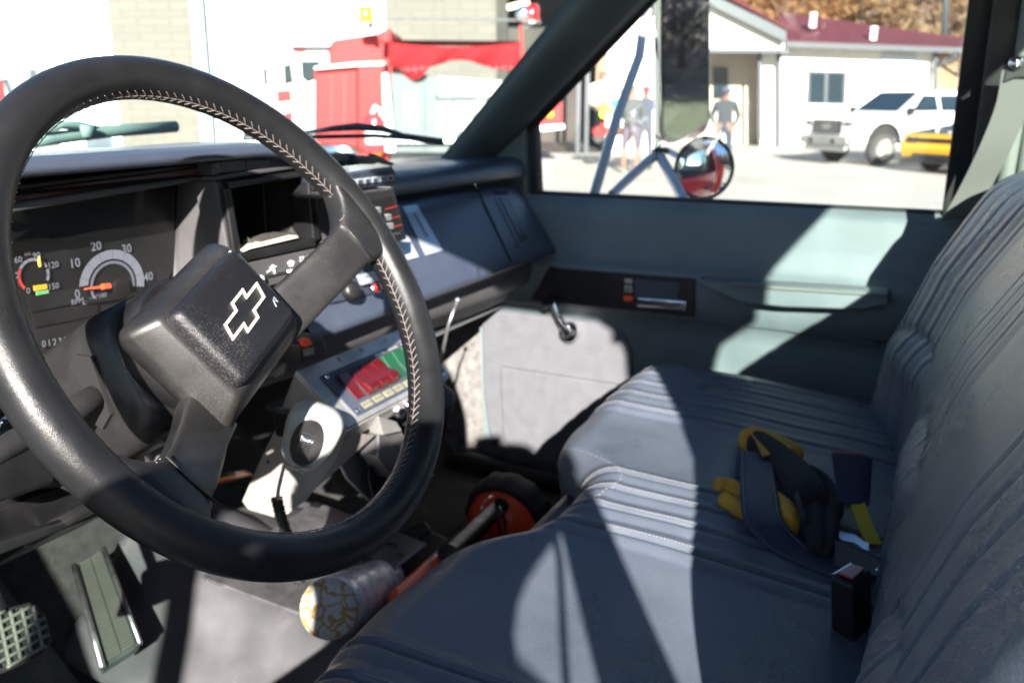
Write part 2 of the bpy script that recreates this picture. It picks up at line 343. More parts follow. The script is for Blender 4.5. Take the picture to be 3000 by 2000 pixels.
# floor
def flo(u,v):
    x=.06+1.66*u; y=-.38+1.75*v
    hump=math.exp(-((x-.98)/.19)**4)*(.035+.10*min(1,max(0,(y-.35)/.45)))
    z=-.775+hump
    if y>.95: z+=(y-.95)*.9+.0
    return V((x,y,z))
b=MB(); b.grid(flo,60,50); b.build('floor_carpet',M['carpet'],cab,smooth='all')
b=MB(); b.grid(lambda u,v: flo((.02+.36*u),(.50+.42*v))+V((0,0,.008)),20,24); b.build('floor_mat',M['mat'],cab,smooth='all',label='grey green rubber mat under the pedals')
b=MB(); b.box((.9,1.38,-.60),(1.7,.03,.75)); b.build('firewall',M['deep'],cab)
b=MB(); b.prism([(1.665,.78,-.80),(1.665,1.3,-.80),(1.665,1.3,-.18),(1.665,.80,-.18)],(.03,0,0)); b.build('kick_panel',M['kick'],cab,bevel=.01)
b=MB(); b.tube([(1.61,.93,-.77),(1.60,.88,-.755),(1.59,.66,-.755),(1.585,.30,-.755)],(.022,.02),10); b.build('door_sill_moulding',M['blackmat'],cab,smooth='all')
# outer skin of the truck behind the passenger door (seen in the round mirror)
b=MB(); b.prism([(1.78,1.2,-.21),(1.78,-.05,-.21),(1.78,-.05,-.95),(1.78,.75,-.95),(1.78,1.2,-.95)],(-.03,0,0)); b.build('outer_door_skin',M['truckred'],cab,bevel=.02)
b=MB(); b.prism([(1.78,-.07,-.18),(1.66,-.07,.27),(1.66,-.50,.27),(1.78,-.50,-.18),(1.78,-.50,-.95),(1.78,-.07,-.95)],(-.04,0,0)); b.box((.9,0.0,.42),(1.2,.56,.02)); b.build('outer_cab_skin',M['truckred'],cab,bevel=.02)
b=MB(); b.box((1.75,-2.2,-.55),(.28,3.2,.85)); b.box((.9,-3.75,-.6),(1.8,.1,.7)); b.build('utility_bed',M['truckred'],cab,bevel=.03)
b=MB(); b.box((1.892,-2.2,-.62),(.004,3.2,.10)); b.box((1.892,-.85,-.40),(.006,.10,.40)); b.build('white_stripe',M['wpaint'],cab)
b=MB(); b.tube([(1.80,.06,-.36),(1.82,.10,-.36),(1.82,.20,-.36),(1.80,.24,-.36)],.012,8); b.build('outer_handle',M['black'],cab,smooth='all')
def wheel_mb(o,ax,r,wd,n=28):
    t=MB(); t.lathe([(r*.62,-wd/2),(r*.9,-wd/2),(r,-wd*.3),(r,wd*.3),(r*.9,wd/2),(r*.62,wd/2)],o,ax,n); return t
for y in (1.9,-2.3): wheel_mb((1.66,y,-1.13),(1,0,0),.42,.26).build('wheel',M['tire'],cab,smooth=True)

# =================================================================== PASSENGER DOOR
door = thing('passenger_door','grey vinyl passenger door with chrome window crank and dark handle panel','door',(1.62,.4,-.75))
def dprof(z):            # inner face of the trim, X as a function of height
    pts=[(-.185,1.645),(-.197,1.625),(-.215,1.618),(-.29,1.612),(-.307,1.590),(-.312,1.584),(-.392,1.592),(-.40,1.606),(-.46,1.612),(-.74,1.625)]
    for (a,xa),(c,xc) in zip(pts,pts[1:]):
        if z<=a and z>=c:
            t=(a-z)/(a-c); return xa+(xc-xa)*t
    return 1.625
zs=[-.185,-.190,-.197,-.205,-.215,-.25,-.29,-.30,-.307,-.312,-.35,-.392,-.396,-.40,-.43,-.46,-.55,-.65,-.74]
b=MB(); ny=24
vs=[V((dprof(z),-.02+.84*j/ny+(0.04 if z<-.45 and j==ny else 0),z)) for z in zs for j in range(ny+1)]
b.add(vs,[(i*(ny+1)+j,i*(ny+1)+j+1,(i+1)*(ny+1)+j+1,(i+1)*(ny+1)+j) for i in range(len(zs)-1) for j in range(ny)])
b.build('door_trim',M['vinyl'],door,smooth='all')
b=MB(); b.prism(pl([(1232,440),(2165,486),(2168,500),(1228,456)],'X',1.645),(.03,0,0)); b.build('window_seal',M['blackmat'],door,bevel=.003)
b=MB(); b.prism([(1.668,.755,-.19),(1.668,.02,-.19),(1.60,.02,.24),(1.60,.47,.24)],(.004,0,0)); b.build('window_glass',M['sideglass'],door)
hp=[(1290,617),(1597,640),(1592,728),(1218,690),(1262,612)]
b=MB(); b.prism(pl(hp,'X',1.5805),(.02,0,0)); b.build('handle_panel',M['black'],door,bevel=.002)
b=MB(); b.prism(pl([(1456,640),(1560,650),(1557,690),(1456,682)],'X',1.5795),(.004,0,0)); b.build('handle_recess',M['dash'],door,bevel=.001)
b=MB(); b.prism(pl([(1462,683),(1577,692),(1574,716),(1461,706)],'X',1.574),(.006,0,0)); b.build('door_handle',M['chrome'],door,bevel=.003)
b=MB(); b.prism(pl([(1434,640),(1452,641),(1452,652),(1434,651)],'X',1.577),(.006,0,0)); b.prism(pl([(1433,655),(1451,656),(1451,674),(1433,673)],'X',1.575),(.005,0,0)); b.build('lock_slider',M['steel'],door,bevel=.001)
b=MB(); b.prism(pl([(1432,679),(1453,680),(1453,692),(1432,691)],'X',1.576),(.005,0,0)); b.build('lock_indicator',M['org'],door,bevel=.001)
b=MB()
ar=[(1600,642),(1660,648),(2040,672),(2040,700),(1980,712),(1800,706),(1700,695),(1660,678),(1600,652)]
b.prism(pl(ar,'X',1.545),(.05,0,0)); b.build('armrest',M['vinyl'],door,bevel=.012,seg=3)
b=MB(); b.prism(pl([(1660,650),(2035,676),(2035,682),(1700,660)],'X',1.54),(.03,0,0)); b.build('armrest_trim',M['greytrim'],door,bevel=.002)
b=MB(); b.prism(pl([(1600,724),(2010,785),(2010,791),(1600,731)],'X',1.596),(.02,0,0)); b.build('door_moulding',M['vinyl2'],door,bevel=.001)
# lower panel cut to the outline of the sunlit patch, raised map pocket on it
low=[(1105,722),(1130,712),(1395,742),(1432,765),(1450,800),(1452,850),(1432,960),(1300,1085),(1160,1060),(1125,1010),(1110,900)]
b=MB(); b.prism(pl(low,'X',1.604),(.01,0,0)); b.build('sun_patch_panel',M['vinyl2'],door,bevel=.004)
pk=[(1148,842),(1420,884),(1430,1060),(1190,1060),(1155,1000)]
b=MB(); b.prism(pl(pk,'X',1.594),(.012,0,0)); b.build('map_pocket',M['vinyl2'],door,bevel=.003)
# crank
h=at(1310,762,'X',1.60)
b=MB(); b.lathe([(.021,0),(.021,.008),(.017,.014),(.0,.015)],h,(-1,0,0),24)
k=at(1262,694,'X',1.565); hh=h+V((-.014,0,0)); kk=k+V((.012,0,0))
b.tube([hh,hh.lerp(kk,.5)+V((-.004,0,0)),kk],[.0085,.007,.006],10)
crank=b.build('window_crank',M['chrome'],door,smooth=True)
b=MB(); b.lathe([(.008,0),(.0095,.006),(.0095,.022),(.007,.026),(0,.026)],k+V((.006,0,0)),(-1,0,0),16); b.build('crank_knob',M['black'],crank,smooth=True)

# =================================================================== SIDE MIRROR
sm = thing('towing_mirror','tall chrome framed towing mirror on tube arms outside the passenger window','wing mirror',(1.9,.55,-.2))
A,B_,Cc=V((1.755,.665,-.20)),V((1.755,.60,-.20)),V((1.80,.50,-.20))
def pm(x,y,X): return at(x,y,'X',X)
b=MB(); b.tube([pm(1365,445,1.76),pm(1420,260,1.84),pm(1468,130,1.93),pm(1478,60,1.96),pm(1500,14,1.98),pm(1520,-6,2.0),pm(1560,-30,2.0)],.0105,12)
b.tube([pm(1405,447,1.76),pm(1450,405,1.84),pm(1490,370,1.93),pm(1515,352,1.98)],[.009,.010,.011,.009],12)
b.tube([pm(1572,462,1.78),pm(1545,410,1.86),pm(1520,366,1.95),pm(1512,350,1.98)],[.010,.0115,.0115,.009],12)
b.build('mirror_arm',M['armm'],sm,smooth=True)
b=MB(); b.tube([pm(1510,-40,1.98),pm(1509,180,1.98),pm(1510,350,1.98)],.0075,10); b.build('mirror_post',M['chrome'],sm,smooth=True)
b=MB(); b.lathe([(.016,-.006),(.018,-.004),(.018,.004),(.012,.008)],pm(1517,347,1.975),(0,0,1),20); b.build('pivot_clamp',M['black'],sm,smooth=True)
mn=V((-.58,-.80,-.005)).normalized()
mc=pm(1573,150,1.99); tx=mn.cross(V((0,0,1))).normalized(); ty=tx.cross(mn)
def onmir(x,y): 
    return atp(x,y,mn,mc.dot(mn))
mo=[(1515,-60),(1633,-60),(1633,270),(1630,290),(1620,305),(1600,318),(1545,330),(1525,322),(1516,300)]
b=MB(); b.prism([onmir(x,y)-mn*.001 for x,y in mo],-mn*.022); b.build('mirror_housing',M['chrome'],sm,bevel=.004)
mi=[(1522,-60),(1625,-60),(1625,268),(1621,286),(1612,298),(1596,309),(1546,320),(1531,313),(1523,296)]
b=MB(); b.add([onmir(x,y)+mn*.0008 for x,y in mi],[list(range(len(mi)))]); b.build('mirror_glass',M['mirror'],sm)
cm = thing('round_mirror','round convex blind spot mirror with black rim below the towing mirror','wing mirror',pm(1617,385,1.93))
cc=pm(1618,387,1.93); cn=V((-.80,-.58,.0)).normalized(); rr=.0625
b=MB(); prof=[(rr*math.sin(t),.019*math.cos(t)) for t in [math.pi/2*k/12 for k in range(13)]]
RS=(rr*rr+.012**2)/(2*.012)
prof=[(RS*math.sin(a),RS*math.cos(a)-RS+.012) for a in [math.asin(rr/RS)*(12-k)/12 for k in range(13)]]
b.lathe(prof,cc,cn,48); b.build('convex_glass',M['mirror'],cm,smooth='all')
b=MB(); x=cn.orthogonal().normalized(); y=cn.cross(x); b.tube([cc+(x*math.cos(t)+y*math.sin(t))*(rr+.001) for t in [2*math.pi*k/48 for k in range(48)]],.0035,8,closed=True); b.build('rim',M['blackmat'],cm,smooth='all')
b=MB(); b.lathe([(rr,0),(rr*.9,.012),(rr*.3,.026),(0,.028)],cc-cn*.002,-cn,32); b.tube([cc-cn*.02,pm(1530,345,1.98)],.007,8); b.build('mirror_back',M['chrome'],cm,smooth=True)

# =================================================================== DASHBOARD
dash = thing('dashboard','grey blue vinyl dashboard with gauges, radio pocket, glove box and side vent','dashboard',(.9,.8,-.39))
def extr(profile,x0,x1,n,fn=None,nsub=1):
    def g(u,v):
        k=v*(len(profile)-1); i=min(int(k),len(profile)-2); t=k-i; y=profile[i][0]*(1-t)+profile[i+1][0]*t; z=profile[i][1]*(1-t)+profile[i+1][1]*t
        x=x0+(x1-x0)*u; p=V((x,y,z)); return fn(p,u,v) if fn else p
    b=MB(); b.grid(g,n,(len(profile)-1)*nsub); return b
def curve(p,u,v):        # the dash sweeps back towards the door
    k=max(0,(p.x-1.30)/.32); return V((p.x,p.y+.0*k,p.z))
top=[(1.12,-.128),(1.0,-.120),(.90,-.116),(.84,-.114),(.822,-.116),(.810,-.122),(.803,-.132),(.800,-.146),(.802,-.150)]
b=extr(top,.88,1.645,40,lambda p,u,v: V((p.x,p.y-.03*min(1,max(0,(p.x-1.0)/.5))**1.5+.0,p.z))); b.build('dash_top',M['dash'],dash,smooth='all')
shelf=[(.802,-.150),(.815,-.153),(.815,-.158),(.80,-.160)]
b=extr(shelf,.88,1.60,30,lambda p,u,v: V((p.x,p.y-.03*min(1,max(0,(p.x-1.0)/.5))**1.5,p.z))); b.build('seam_slot',M['deep'],dash,smooth='all')
gb=[(.800,-.160),(.785,-.163),(.770,-.172),(.752,-.192),(.733,-.215),(.715,-.240),(.702,-.262),(.694,-.275),(.690,-.283),(.692,-.290),(.702,-.295)]
def gfn(p,u,v):
    e=max(0,(p.x-1.44)/.18); e2=max(0,(1.02-p.x)/.14)
    return V((p.x,p.y+.045*e*e*(1-v)+.0*e2-.03*min(1,max(0,(p.x-1.0)/.5))**1.5*(1-v),p.z))
b=extr(gb,.86,1.63,60,gfn,2); GT=bvh(b.build('glove_box_door',M['dash'],dash,smooth='all'))
bol=[(.702,-.295),(.722,-.300),(.728,-.306),(.726,-.330),(.732,-.350),(.742,-.358),(.752,-.360),(.757,-.366),(.768,-.385),(.785,-.398),(.80,-.402),(.90,-.40)]
b=extr(bol,.86,1.635,50,lambda p,u,v:V((p.x,p.y+.02*v,p.z+(.035*v)*(1-min(1,max(0,(p.x-.86)/.6))))),2); b.build('knee_bolster',M['dashgrey'],dash,smooth='all')
b=extr([(.80,-.401),(.806,-.399),(.808,-.404),(.80,-.407)],.90,1.63,20); b.build('bottom_trim',M['vinyl2'],dash,smooth='all')
# glove box vent at the door end, laid on the door surface
def onG(pts,h): return [hit(GT,x,y,h) for x,y in pts]
def strip2(L_,R__,n,h,mt,nm,par):
    b=MB(); A=[];
    for k in range(n+1):
        t=k/n; A.append((L_[0]+(L_[2]-L_[0])*t,L_[1]+(L_[3]-L_[1])*t,R__[0]+(R__[2]-R__[0])*t,R__[1]+(R__[3]-R__[1])*t))
    vs=[]
    for q in A: vs+=[hit(GT,q[0],q[1],h),hit(GT,q[2],q[3],h)]
    b.add(vs,[(2*k,2*k+1,2*k+3,2*k+2) for k in range(n)]); return b.build(nm,mt,par,solid=.002)
strip2((1128,434,1190,566),(1168,428,1220,556),10,.001,M['dash'],'vent_bezel',dash)
strip2((1147,453,1197,556),(1166,450,1211,549),10,.003,M['black'],'side_vent',dash)
for k in range(3): strip2((1136+k*11,437,1139+k*11,447),(1143+k*11,436,1146+k*11,446),2,.003,M['deep'],'vent_slot',dash)
strip2((1090,424,1172,600),(1093,424,1175,600),12,.0012,M['deep'],'door_seam',dash)
# driver side hood and cluster
hood=[(1.10,-.115),(.95,-.085),(.85,-.062),(.76,-.048),(.70,-.0455),(.675,-.0465),(.664,-.050),(.660,-.055),(.662,-.060),(.672,-.0625)]
def hf(p,u,v):
    e=max(0,(p.x-.76)/.14); return V((p.x,p.y+.04*min(e,1.3)**2,p.z-.055*min(1,e)**2))
b=extr(hood,-.02,.965,50,hf,2); b.build('instrument_hood',M['dash'],dash,smooth='all')
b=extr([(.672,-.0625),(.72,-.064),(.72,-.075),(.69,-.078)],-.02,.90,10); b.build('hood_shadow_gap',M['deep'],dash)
# upper lip strip over the lens
b=MB(); b.prism(pl([(0,428),(470,372),(470,386),(0,446)],'Y',.700),(0,.03,0)); b.build('cluster_hood',M['black'],dash,bevel=.002)
b=MB(); b.prism(pl([(0,447),(455,385),(458,400),(0,470)],'Y',.705),(0,.012,.006)); b.build('dusty_lens_top',mat('dusty_red_reflection',(.10,.075,.07),.5,.3,150,var=.6,vscale=25,dust=.4,col2=(.16,.03,.03)),dash,bevel=.001)  # dust, plus red patches coloured in as a reflection on the strip
b=MB(); b.prism(pl([(0,471),(463,401),(466,412),(410,424),(0,494)],'Y',.695),(0,.03,0)); b.build('cluster_lip',M['dashgrey'],dash,bevel=.003)
b=MB(); b.prism(pl([(-60,470),(415,420),(405,470),(398,620),(300,800),(60,900),(-60,900)],'Y',.752),(0,.02,0)); b.build('cluster_face',mat('gauge_face',(.006,.006,.007),.5,var=.2,vscale=20),dash)
def cg(x,y,dy=0): return at(x,y,'Y',.750-dy)
UXg,UYg=V((1,0,0)),V((0,0,1))
def arc(cx,cy,r0,r1,a0,a1,n,gap,mt,par,name,kx=1):
    c=cg(cx,cy); b=MB()
    for k in range(n):
        s=a0+(a1-a0)*(k+gap)/n; e=a0+(a1-a0)*(k+1-gap)/n; q=[]
        st=max(2,int(24/n))
        for j in range(st+1):
            a=R_(s+(e-s)*j/st); q.append(c+V((math.cos(a)*r1*kx,-.001,math.sin(a)*r1)))
        for j in range(st,-1,-1):
            a=R_(s+(e-s)*j/st); q.append(c+V((math.cos(a)*r0*kx,-.001,math.sin(a)*r0)))
        b.add(q,[list(range(len(q)))])
    return b.build(name,mt,par)
def gtext(s,x,y,h,mt=None,par=None,name='numeral'):
    p=cg(x,y,.0015); return text(s,p,UXg,UYg,h,mt or M['gaugeprint'],par or dash,name,bold=.01)
# tachometer centre measured at (262,652) display px
c0=cg(262,652)
rp=(cg(262,572)-c0).length; 
KX=((cg(331,655)-cg(181,655)).length/2)/(rp*1.02)
tach=arc(258,655,rp*.76,rp*1.02,-14,206,9,.012,M['gaugeprint'],dash,'tachometer',KX)
arc(258,655,rp*.62,rp*.70,-14,206,44,.12,M['gaugeprint'],dash,'tick_ring',KX)
for s,x,y in (('0',178,676),('10',172,605),('20',221,566),('30',291,572),('40',341,636)): gtext(s,x,y,.0125,par=tach)
gtext('RPM',178,692,.0075,par=tach,name='caption'); gtext('X100',230,681,.0072,par=tach,name='caption')
b=MB(); p0=cg(195,664,.004); p1=cg(252,657,.004); b.tube([p0,p0.lerp(p1,.6),p0.lerp(p1,.7),p1],[.0009,.0016,.0032,.0030],6,flat=(0,1,0)); b.build('tach_needle',M['orange'],tach)
b=MB(); b.lathe([(.009,0),(.009,.006),(0,.007)],cg(272,660),(0,-1,0),20); b.build('needle_hub',M['black'],tach,smooth=True)
# temp gauge left
c1=cg(78,632); r2=(cg(78,592)-c1).length
g2=arc(76,632,r2*.82,r2*1.0,20,148,6,.03,M['gaugeprint'],dash,'oil_gauge',KX*.92); arc(76,632,r2*.82,r2*1.0,150,225,7,.06,M['red'],dash,'red_band',KX*.92); arc(76,632,r2*.82,r2*1.0,-30,15,2,.05,M['gaugeprint'],dash,'gauge_band',KX*.92)
for s,x,y in (('60',42,597),('90',84,587),('120',122,609),('30',34,634),('150',123,658),('0',65,668)): gtext(s,x,y,.0080,par=g2)
b=MB(); b.prism(pl([(76,656),(106,652),(107,663),(78,668)],'Y',.748),(0,-.001,0)); b.build('indicator_plate',M['amber'],g2); gtext('FRONT',92,660,.0048,M['ink'],g2,'caption')
b=MB(); b.prism(pl([(82,669),(110,665),(111,673),(83,678)],'Y',.748),(0,-.001,0)); b.build('indicator_plate',M['greenp'],g2); gtext('REAR',97,672,.0040,M['ink'],g2,'caption')
b=MB(); b.tube([cg(90,588,.003),cg(90,603,.003),cg(92,612,.003)],[.0008,.0014,.0014],6,flat=(0,1,0)); b.build('yellow_needle',M['yellow'],g2)
b=MB(); b.prism(pl([(56,578),(70,576),(70,586),(56,588)],'Y',.749),(0,-.0006,0)); b.build('lamp_symbol',M['dashgrey'],g2)
# small gauge
c3=cg(246,745); r3=(cg(246,722)-c3).length
g3=arc(246,748,r3*.75,r3*1.1,30,160,5,.08,M['gaugeprint'],dash,'pressure_gauge')
gtext('0',224,757,.0075,par=g3); gtext('5',240,741,.0065,par=g3); gtext('100',272,744,.0078,par=g3)
b=MB(); b.tube([cg(238,727,.003),cg(246,745,.003),cg(250,758,.003)],[.0012,.0018,.0026],6,flat=(0,1,0)); b.build('small_needle',M['orange'],g3)
b=MB(); b.prism(pl([(297,716),(315,703),(322,708),(303,724)],'Y',.748),(0,-.001,0)); b.build('gauge_edge',M['white'],dash)
b=MB(); b.prism(pl([(92,772),(178,758),(184,782),(98,800)],'Y',.749),(0,-.001,0)); odo=b.build('odometer',M['black'],dash)
for k,s in enumerate('012336'): text(s,cg(101+k*12.5,790-k*2.1,.003),UXg,UYg,.0088,M['gaugeprint'],odo,'digit',bold=.01)
b=MB(); b.prism(pl([(166,766),(177,764),(178,778),(168,780)],'Y',.746),(0,-.001,0)); b.build('digit_wheel',M['white'],odo); text('9',cg(172,772,.006),UXg,UYg,.008,M['ink'],odo,'digit')
for a in ([(62,680),(200,655),(205,690),(68,716)],[(72,722),(220,694),(226,722),(78,752)]):
    b=MB(); b.prism(pl(a,'Y',.7495),(0,-.0008,0)); b.build('blank_plate',M['black'],dash)
b=MB(); b.prism(pl([(200,690),(420,655),(420,662),(200,698)],'Y',.745),(0,.004,0)); b.build('cluster_rib',M['black'],dash)
# lens
b=MB(); b.grid(lambda u,v: at(0+400*u-60*(1-u), (495-75*u)+(390-120*u)*v,'Y',.72+.02*math.sin(math.pi*v)),8,8); b.build('gauge_lens',M['lens'],dash,smooth='all')
# cluster right cheek (curved wall, catches the sun)
b=MB()
def chk(u,v):
    a=at(408+(-12)*v,440+240*v,'Y',.752); c=at(496+36*v,372+250*v,'Y',.682); k=u
    return V((a.x+(c.x-a.x)*(k**.8), a.y+(c.y-a.y)*(k**1.6), a.z+(c.z-a.z)*k))
b.grid(chk,10,10); b.build('cluster_cheek',M['dashgrey'],dash,smooth='all')
b=MB(); b.prism(pl([(300,780),(420,640),(540,600),(560,720),(500,760),(350,900),(60,960),(60,880)],'Y',.76),(0,.02,0)); b.build('lower_fascia',M['black'],dash)
# centre stack
YB=.680
def bar(pts,mt,name,par=dash,y=YB,th=.03,bev=.002): b=MB(); b.prism(pl(pts,'Y',y),(0,th,0)); return b.build(name,mt,par,bevel=bev)
bar([(488,374),(506,370),(512,398),(492,404)],M['dashgrey'],'stack_edge')
for k in range(5):
    x0=508+k*58; x1=x0+56; s=-.065
    bar([(x0,370+(x0-508)*s),(x1,370+(x1-508)*s),(x1+3,398+(x1-508)*-.115),(x0+3,398+(x0-508)*-.115)],M['dashgrey'],'blank_switch',bev=.0015,y=YB+.001)
bar([(492,405),(800,352),(803,368),(494,417)],M['dashgrey'],'stack_rail',y=YB-.001)
bar([(494,417),(516,415),(566,690),(545,700)],M['dashgrey'],'stack_side')
fr=bar([(516,418),(722,390),(724,402),(531,432)],M['black'],'pocket_frame',y=YB-.006); 
bar([(516,432),(531,430),(556,580),(541,600)],M['black'],'pocket_frame',y=YB-.006)
bar([(706,402),(722,400),(738,548),(722,556)],M['black'],'pocket_frame',y=YB-.006)
bar([(543,582),(724,545),(728,566),(546,604)],M['black'],'pocket_frame',y=YB-.007)
bar([(724,388),(760,384),(790,560),(740,572)],M['dashgrey'],'stack_side',y=YB)
b=MB()
P=pl([(531,432),(706,402),(722,553),(556,582)],'Y',YB); Q=[p+V((0,.11,0)) for p in P]
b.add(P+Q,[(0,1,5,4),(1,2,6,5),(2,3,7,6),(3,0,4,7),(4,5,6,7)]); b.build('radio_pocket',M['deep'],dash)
b=MB(); b.tube([at(604,418,'Y',.74),at(612,560,'Y',.74)],.0008,6); b.build('pocket_rib',M['dashgrey'],dash)
cl=bar([(556,606),(740,566),(745,625),(580,668)],M['dashgrey'],'climate_panel',y=YB-.003)
bar([(578,640),(660,622),(662,628),(580,646)],M['deep'],'slider_slot',cl,y=YB-.0045,bev=0,th=.001); bar([(672,619),(720,608),(722,614),(674,625)],M['deep'],'slider_slot',cl,y=YB-.0045,bev=0,th=.001)
bar([(592,652),(745,618),(748,650),(600,690)],M['black'],'ash_tray',y=YB+.004); bar([(600,634),(608,632),(611,646),(603,649)],M['white'],'slider_knob',cl,y=YB-.012,th=.012)
bar([(668,621),(677,619),(678,624),(669,627)],M['white'],'slider_tip',cl,y=YB-.012,th=.006,bev=.0005)
def ic(pts,w=.0007):
    b=MB(); b.tube([at(x,y,'Y',YB-.0042) for x,y in pts],w,5); return b.build('symbol',M['white'],cl)
ic([(621,617),(627,609),(631,628)],.0010); ic([(626,616),(634,612)],.0009); ic([(614,625),(622,620)],.0008)
ic([(577,628),(579,620)],.0010); ic([(574,633),(580,630)],.0009)
ic([(661,603),(668,598),(675,600),(672,611),(666,612),(661,603)],.0005); ic([(666,602),(666,609)],.0004); ic([(670,601),(670,609)],.0004)
for dx,dy in((0,0),(6,-1),(0,7),(6,6)):
    b=MB(); b.lathe([(.0013,0),(.0013,.0004)],at(690+dx,592+dy,'Y',YB-.004),(0,-1,0),10); b.build('symbol',M['white'],cl)
ic([(704,592),(711,590)],.0006); ic([(707,587),(708,595)],.0006)
# card and foam in the pocket
tag(bar([(560,573),(683,541),(686,546),(575,572),(562,578)],M['paper'],'card',None,y=YB-.009,th=.02,bev=.0005),'cream card edge lying in the empty radio pocket of the dashboard','card')
b=MB(); b.grid(lambda u,v: at(572+100*u,566-23*u-(17*math.sin(math.pi*u)**.6)*v+random.uniform(-1,1),'Y',YB+.012),24,6); o=b.build('foam_pad',M['foam'],None,solid=.02); tag(o,'grey foam scrap standing behind the cream card in the radio pocket','foam scrap')
# lower left of dash; knee and under panels coloured black for the shade there
YL=.62
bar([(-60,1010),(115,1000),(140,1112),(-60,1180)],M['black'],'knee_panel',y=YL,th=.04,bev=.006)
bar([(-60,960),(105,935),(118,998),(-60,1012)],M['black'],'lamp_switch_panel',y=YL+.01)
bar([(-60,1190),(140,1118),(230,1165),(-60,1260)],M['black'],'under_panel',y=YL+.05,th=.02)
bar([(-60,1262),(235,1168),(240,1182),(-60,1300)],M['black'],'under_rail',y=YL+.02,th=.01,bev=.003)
bar([(112,1180),(128,1190),(130,1205),(112,1207)],M['whitesw'],'connector',y=YL+.10,th=.01)
b=MB(); q=at(2,978,'Y',YL); b.lathe([(.014,0),(.015,.018),(.011,.024),(0,.025)],q,(-.2,-1,.1),40,rib=(1,.05)); kn=b.build('headlamp_knob',M['chrome'],dash,smooth=True)
# label plate and warning lamp below the stack, ignition
bar([(742,600),(880,570),(905,640),(900,668),(760,700)],M['dash'],'lower_stack',y=YB+.02,th=.04,bev=.004)
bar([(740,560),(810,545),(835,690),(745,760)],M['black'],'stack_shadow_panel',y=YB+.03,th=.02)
pp=bar([(822,632),(875,620),(884,640),(832,655)],M['foil'],'label_plate',y=YB+.012,th=.004,bev=.0004)
text('TRANSFER',at(850,634,'Y',YB+.0115),(1,0,.0),(0,0,1),.0045,M['ink'],pp); text('CASE',at(855,644,'Y',YB+.0115),(1,0,.0),(0,0,1),.0045,M['ink'],pp)
b=MB(); q=at(803,668,'Y',YB+.01); b.lathe([(.013,0),(.012,.008),(.008,.011),(0,.011)],q,(-.3,-1,.3),30); b.build('round_knob',M['black'],dash,smooth=True)
wl=thing('warning_lamp','small ruby red warning lamp in a chrome ring beside the wheel rim','warning lamp',at(863,660,'Y',.68))
q=at(862,661,'Y',.685); b=MB(); b.lathe([(.0085,0),(.0085,.005),(.006,.007)],q,(-.5,-.8,.3),20); b.build('chrome_ring',M['chrome'],wl,smooth=True)
b=MB(); b.lathe([(.0062,.004),(.006,.008),(.0035,.012),(0,.0132)],q,(-.5,-.8,.3),18); b.build('ruby_lens',M['redl'],wl,smooth='all')

# =================================================================== THINGS ON THE DASH
rh=thing('radio_control_head','black two way radio head with square keys clipped to the dash','radio',at(860,490,'Y',.64))
# box face leaning like the dash
fn=V((-.05,.80,.60)).normalized(); f0=at(870,500,'Y',.640); kk=fn.dot(f0)
def fp(x,y,o=0): return atp(x,y,fn,kk-o)
b=MB(); b.prism([fp(x,y) for x,y in [(800,443),(906,434),(936,548),(875,560),(840,560)]],V((0,.03,-.012))); b.build('case',M['dashgrey'],rh,bevel=.003)
b=MB(); b.prism([fp(x,y,.0006) for x,y in [(830,468),(900,452),(926,545),(878,556)]],fn*.0008); b.build('face_plate',M['black'],rh)
for (x,y) in ((892,500),(897,520),(868,484)):
    b=MB(); b.prism([fp(x+a,y+c,.002) for a,c in [(-7,-6),(7,-7),(8,6),(-5,7)]],fn*.0015); o=b.build('key',M['whitesw'],rh,bevel=.0004)
b=MB()
for (x,y) in ((900,478),(906,501),(910,521)): b.prism([fp(x+a,y+c,.0013) for a,c in [(-15,2),(14,-5),(14,-3),(-15,5)]],fn*.0005)
b.build('red_line',M['red'],rh)
o=fp(908,537,.0014); ux=(fp(925,533,.0014)-o).normalized(); text('MOTOROLA',o,ux,ux.cross(fn)*-1 if ux.cross(fn).z<0 else ux.cross(fn),.0048,M['white'],rh)
sc2=thing('siren_controller','dark siren switch head with a row of square buttons on top of the dash radio','siren controller',at(840,410,'Y',.66))
fn2=V((-.02,.93,.36)).normalized(); k2=fn2.dot(at(850,410,'Y',.628))
def fq(x,y,o=0): return atp(x,y,fn2,k2-o)
b=MB(); b.prism([fq(x,y) for x,y in [(775,399),(905,382),(912,395),(915,425),(790,440)]],V((0,.06,.0))); b.build('case',M['dash'],sc2,bevel=.004,seg=3)
for k in range(2,8):
    x=775+k*17.6; y=424-k*2.05
    b=MB(); b.prism([fq(x+a,y+c,.002) for a,c in [(-7,-5),(7,-7),(7,5),(-7,7)]],fn2*.003); bt=b.build('button',M['foil'],sc2,bevel=.0006)
    b=MB(); b.prism([fq(x+a,y+c,.0026) for a,c in [(-4,-3),(4,-4),(4,3),(-4,4)]],fn2*.0008); b.build('button_face',M['dashgrey'],bt)
b=MB(); b.prism([fq(x,y,-.002) for x,y in [(750,450),(905,430),(895,440),(760,458)]],V((0,.05,.0))); b.build('bracket',M['steel'],sc2,bevel=.001)
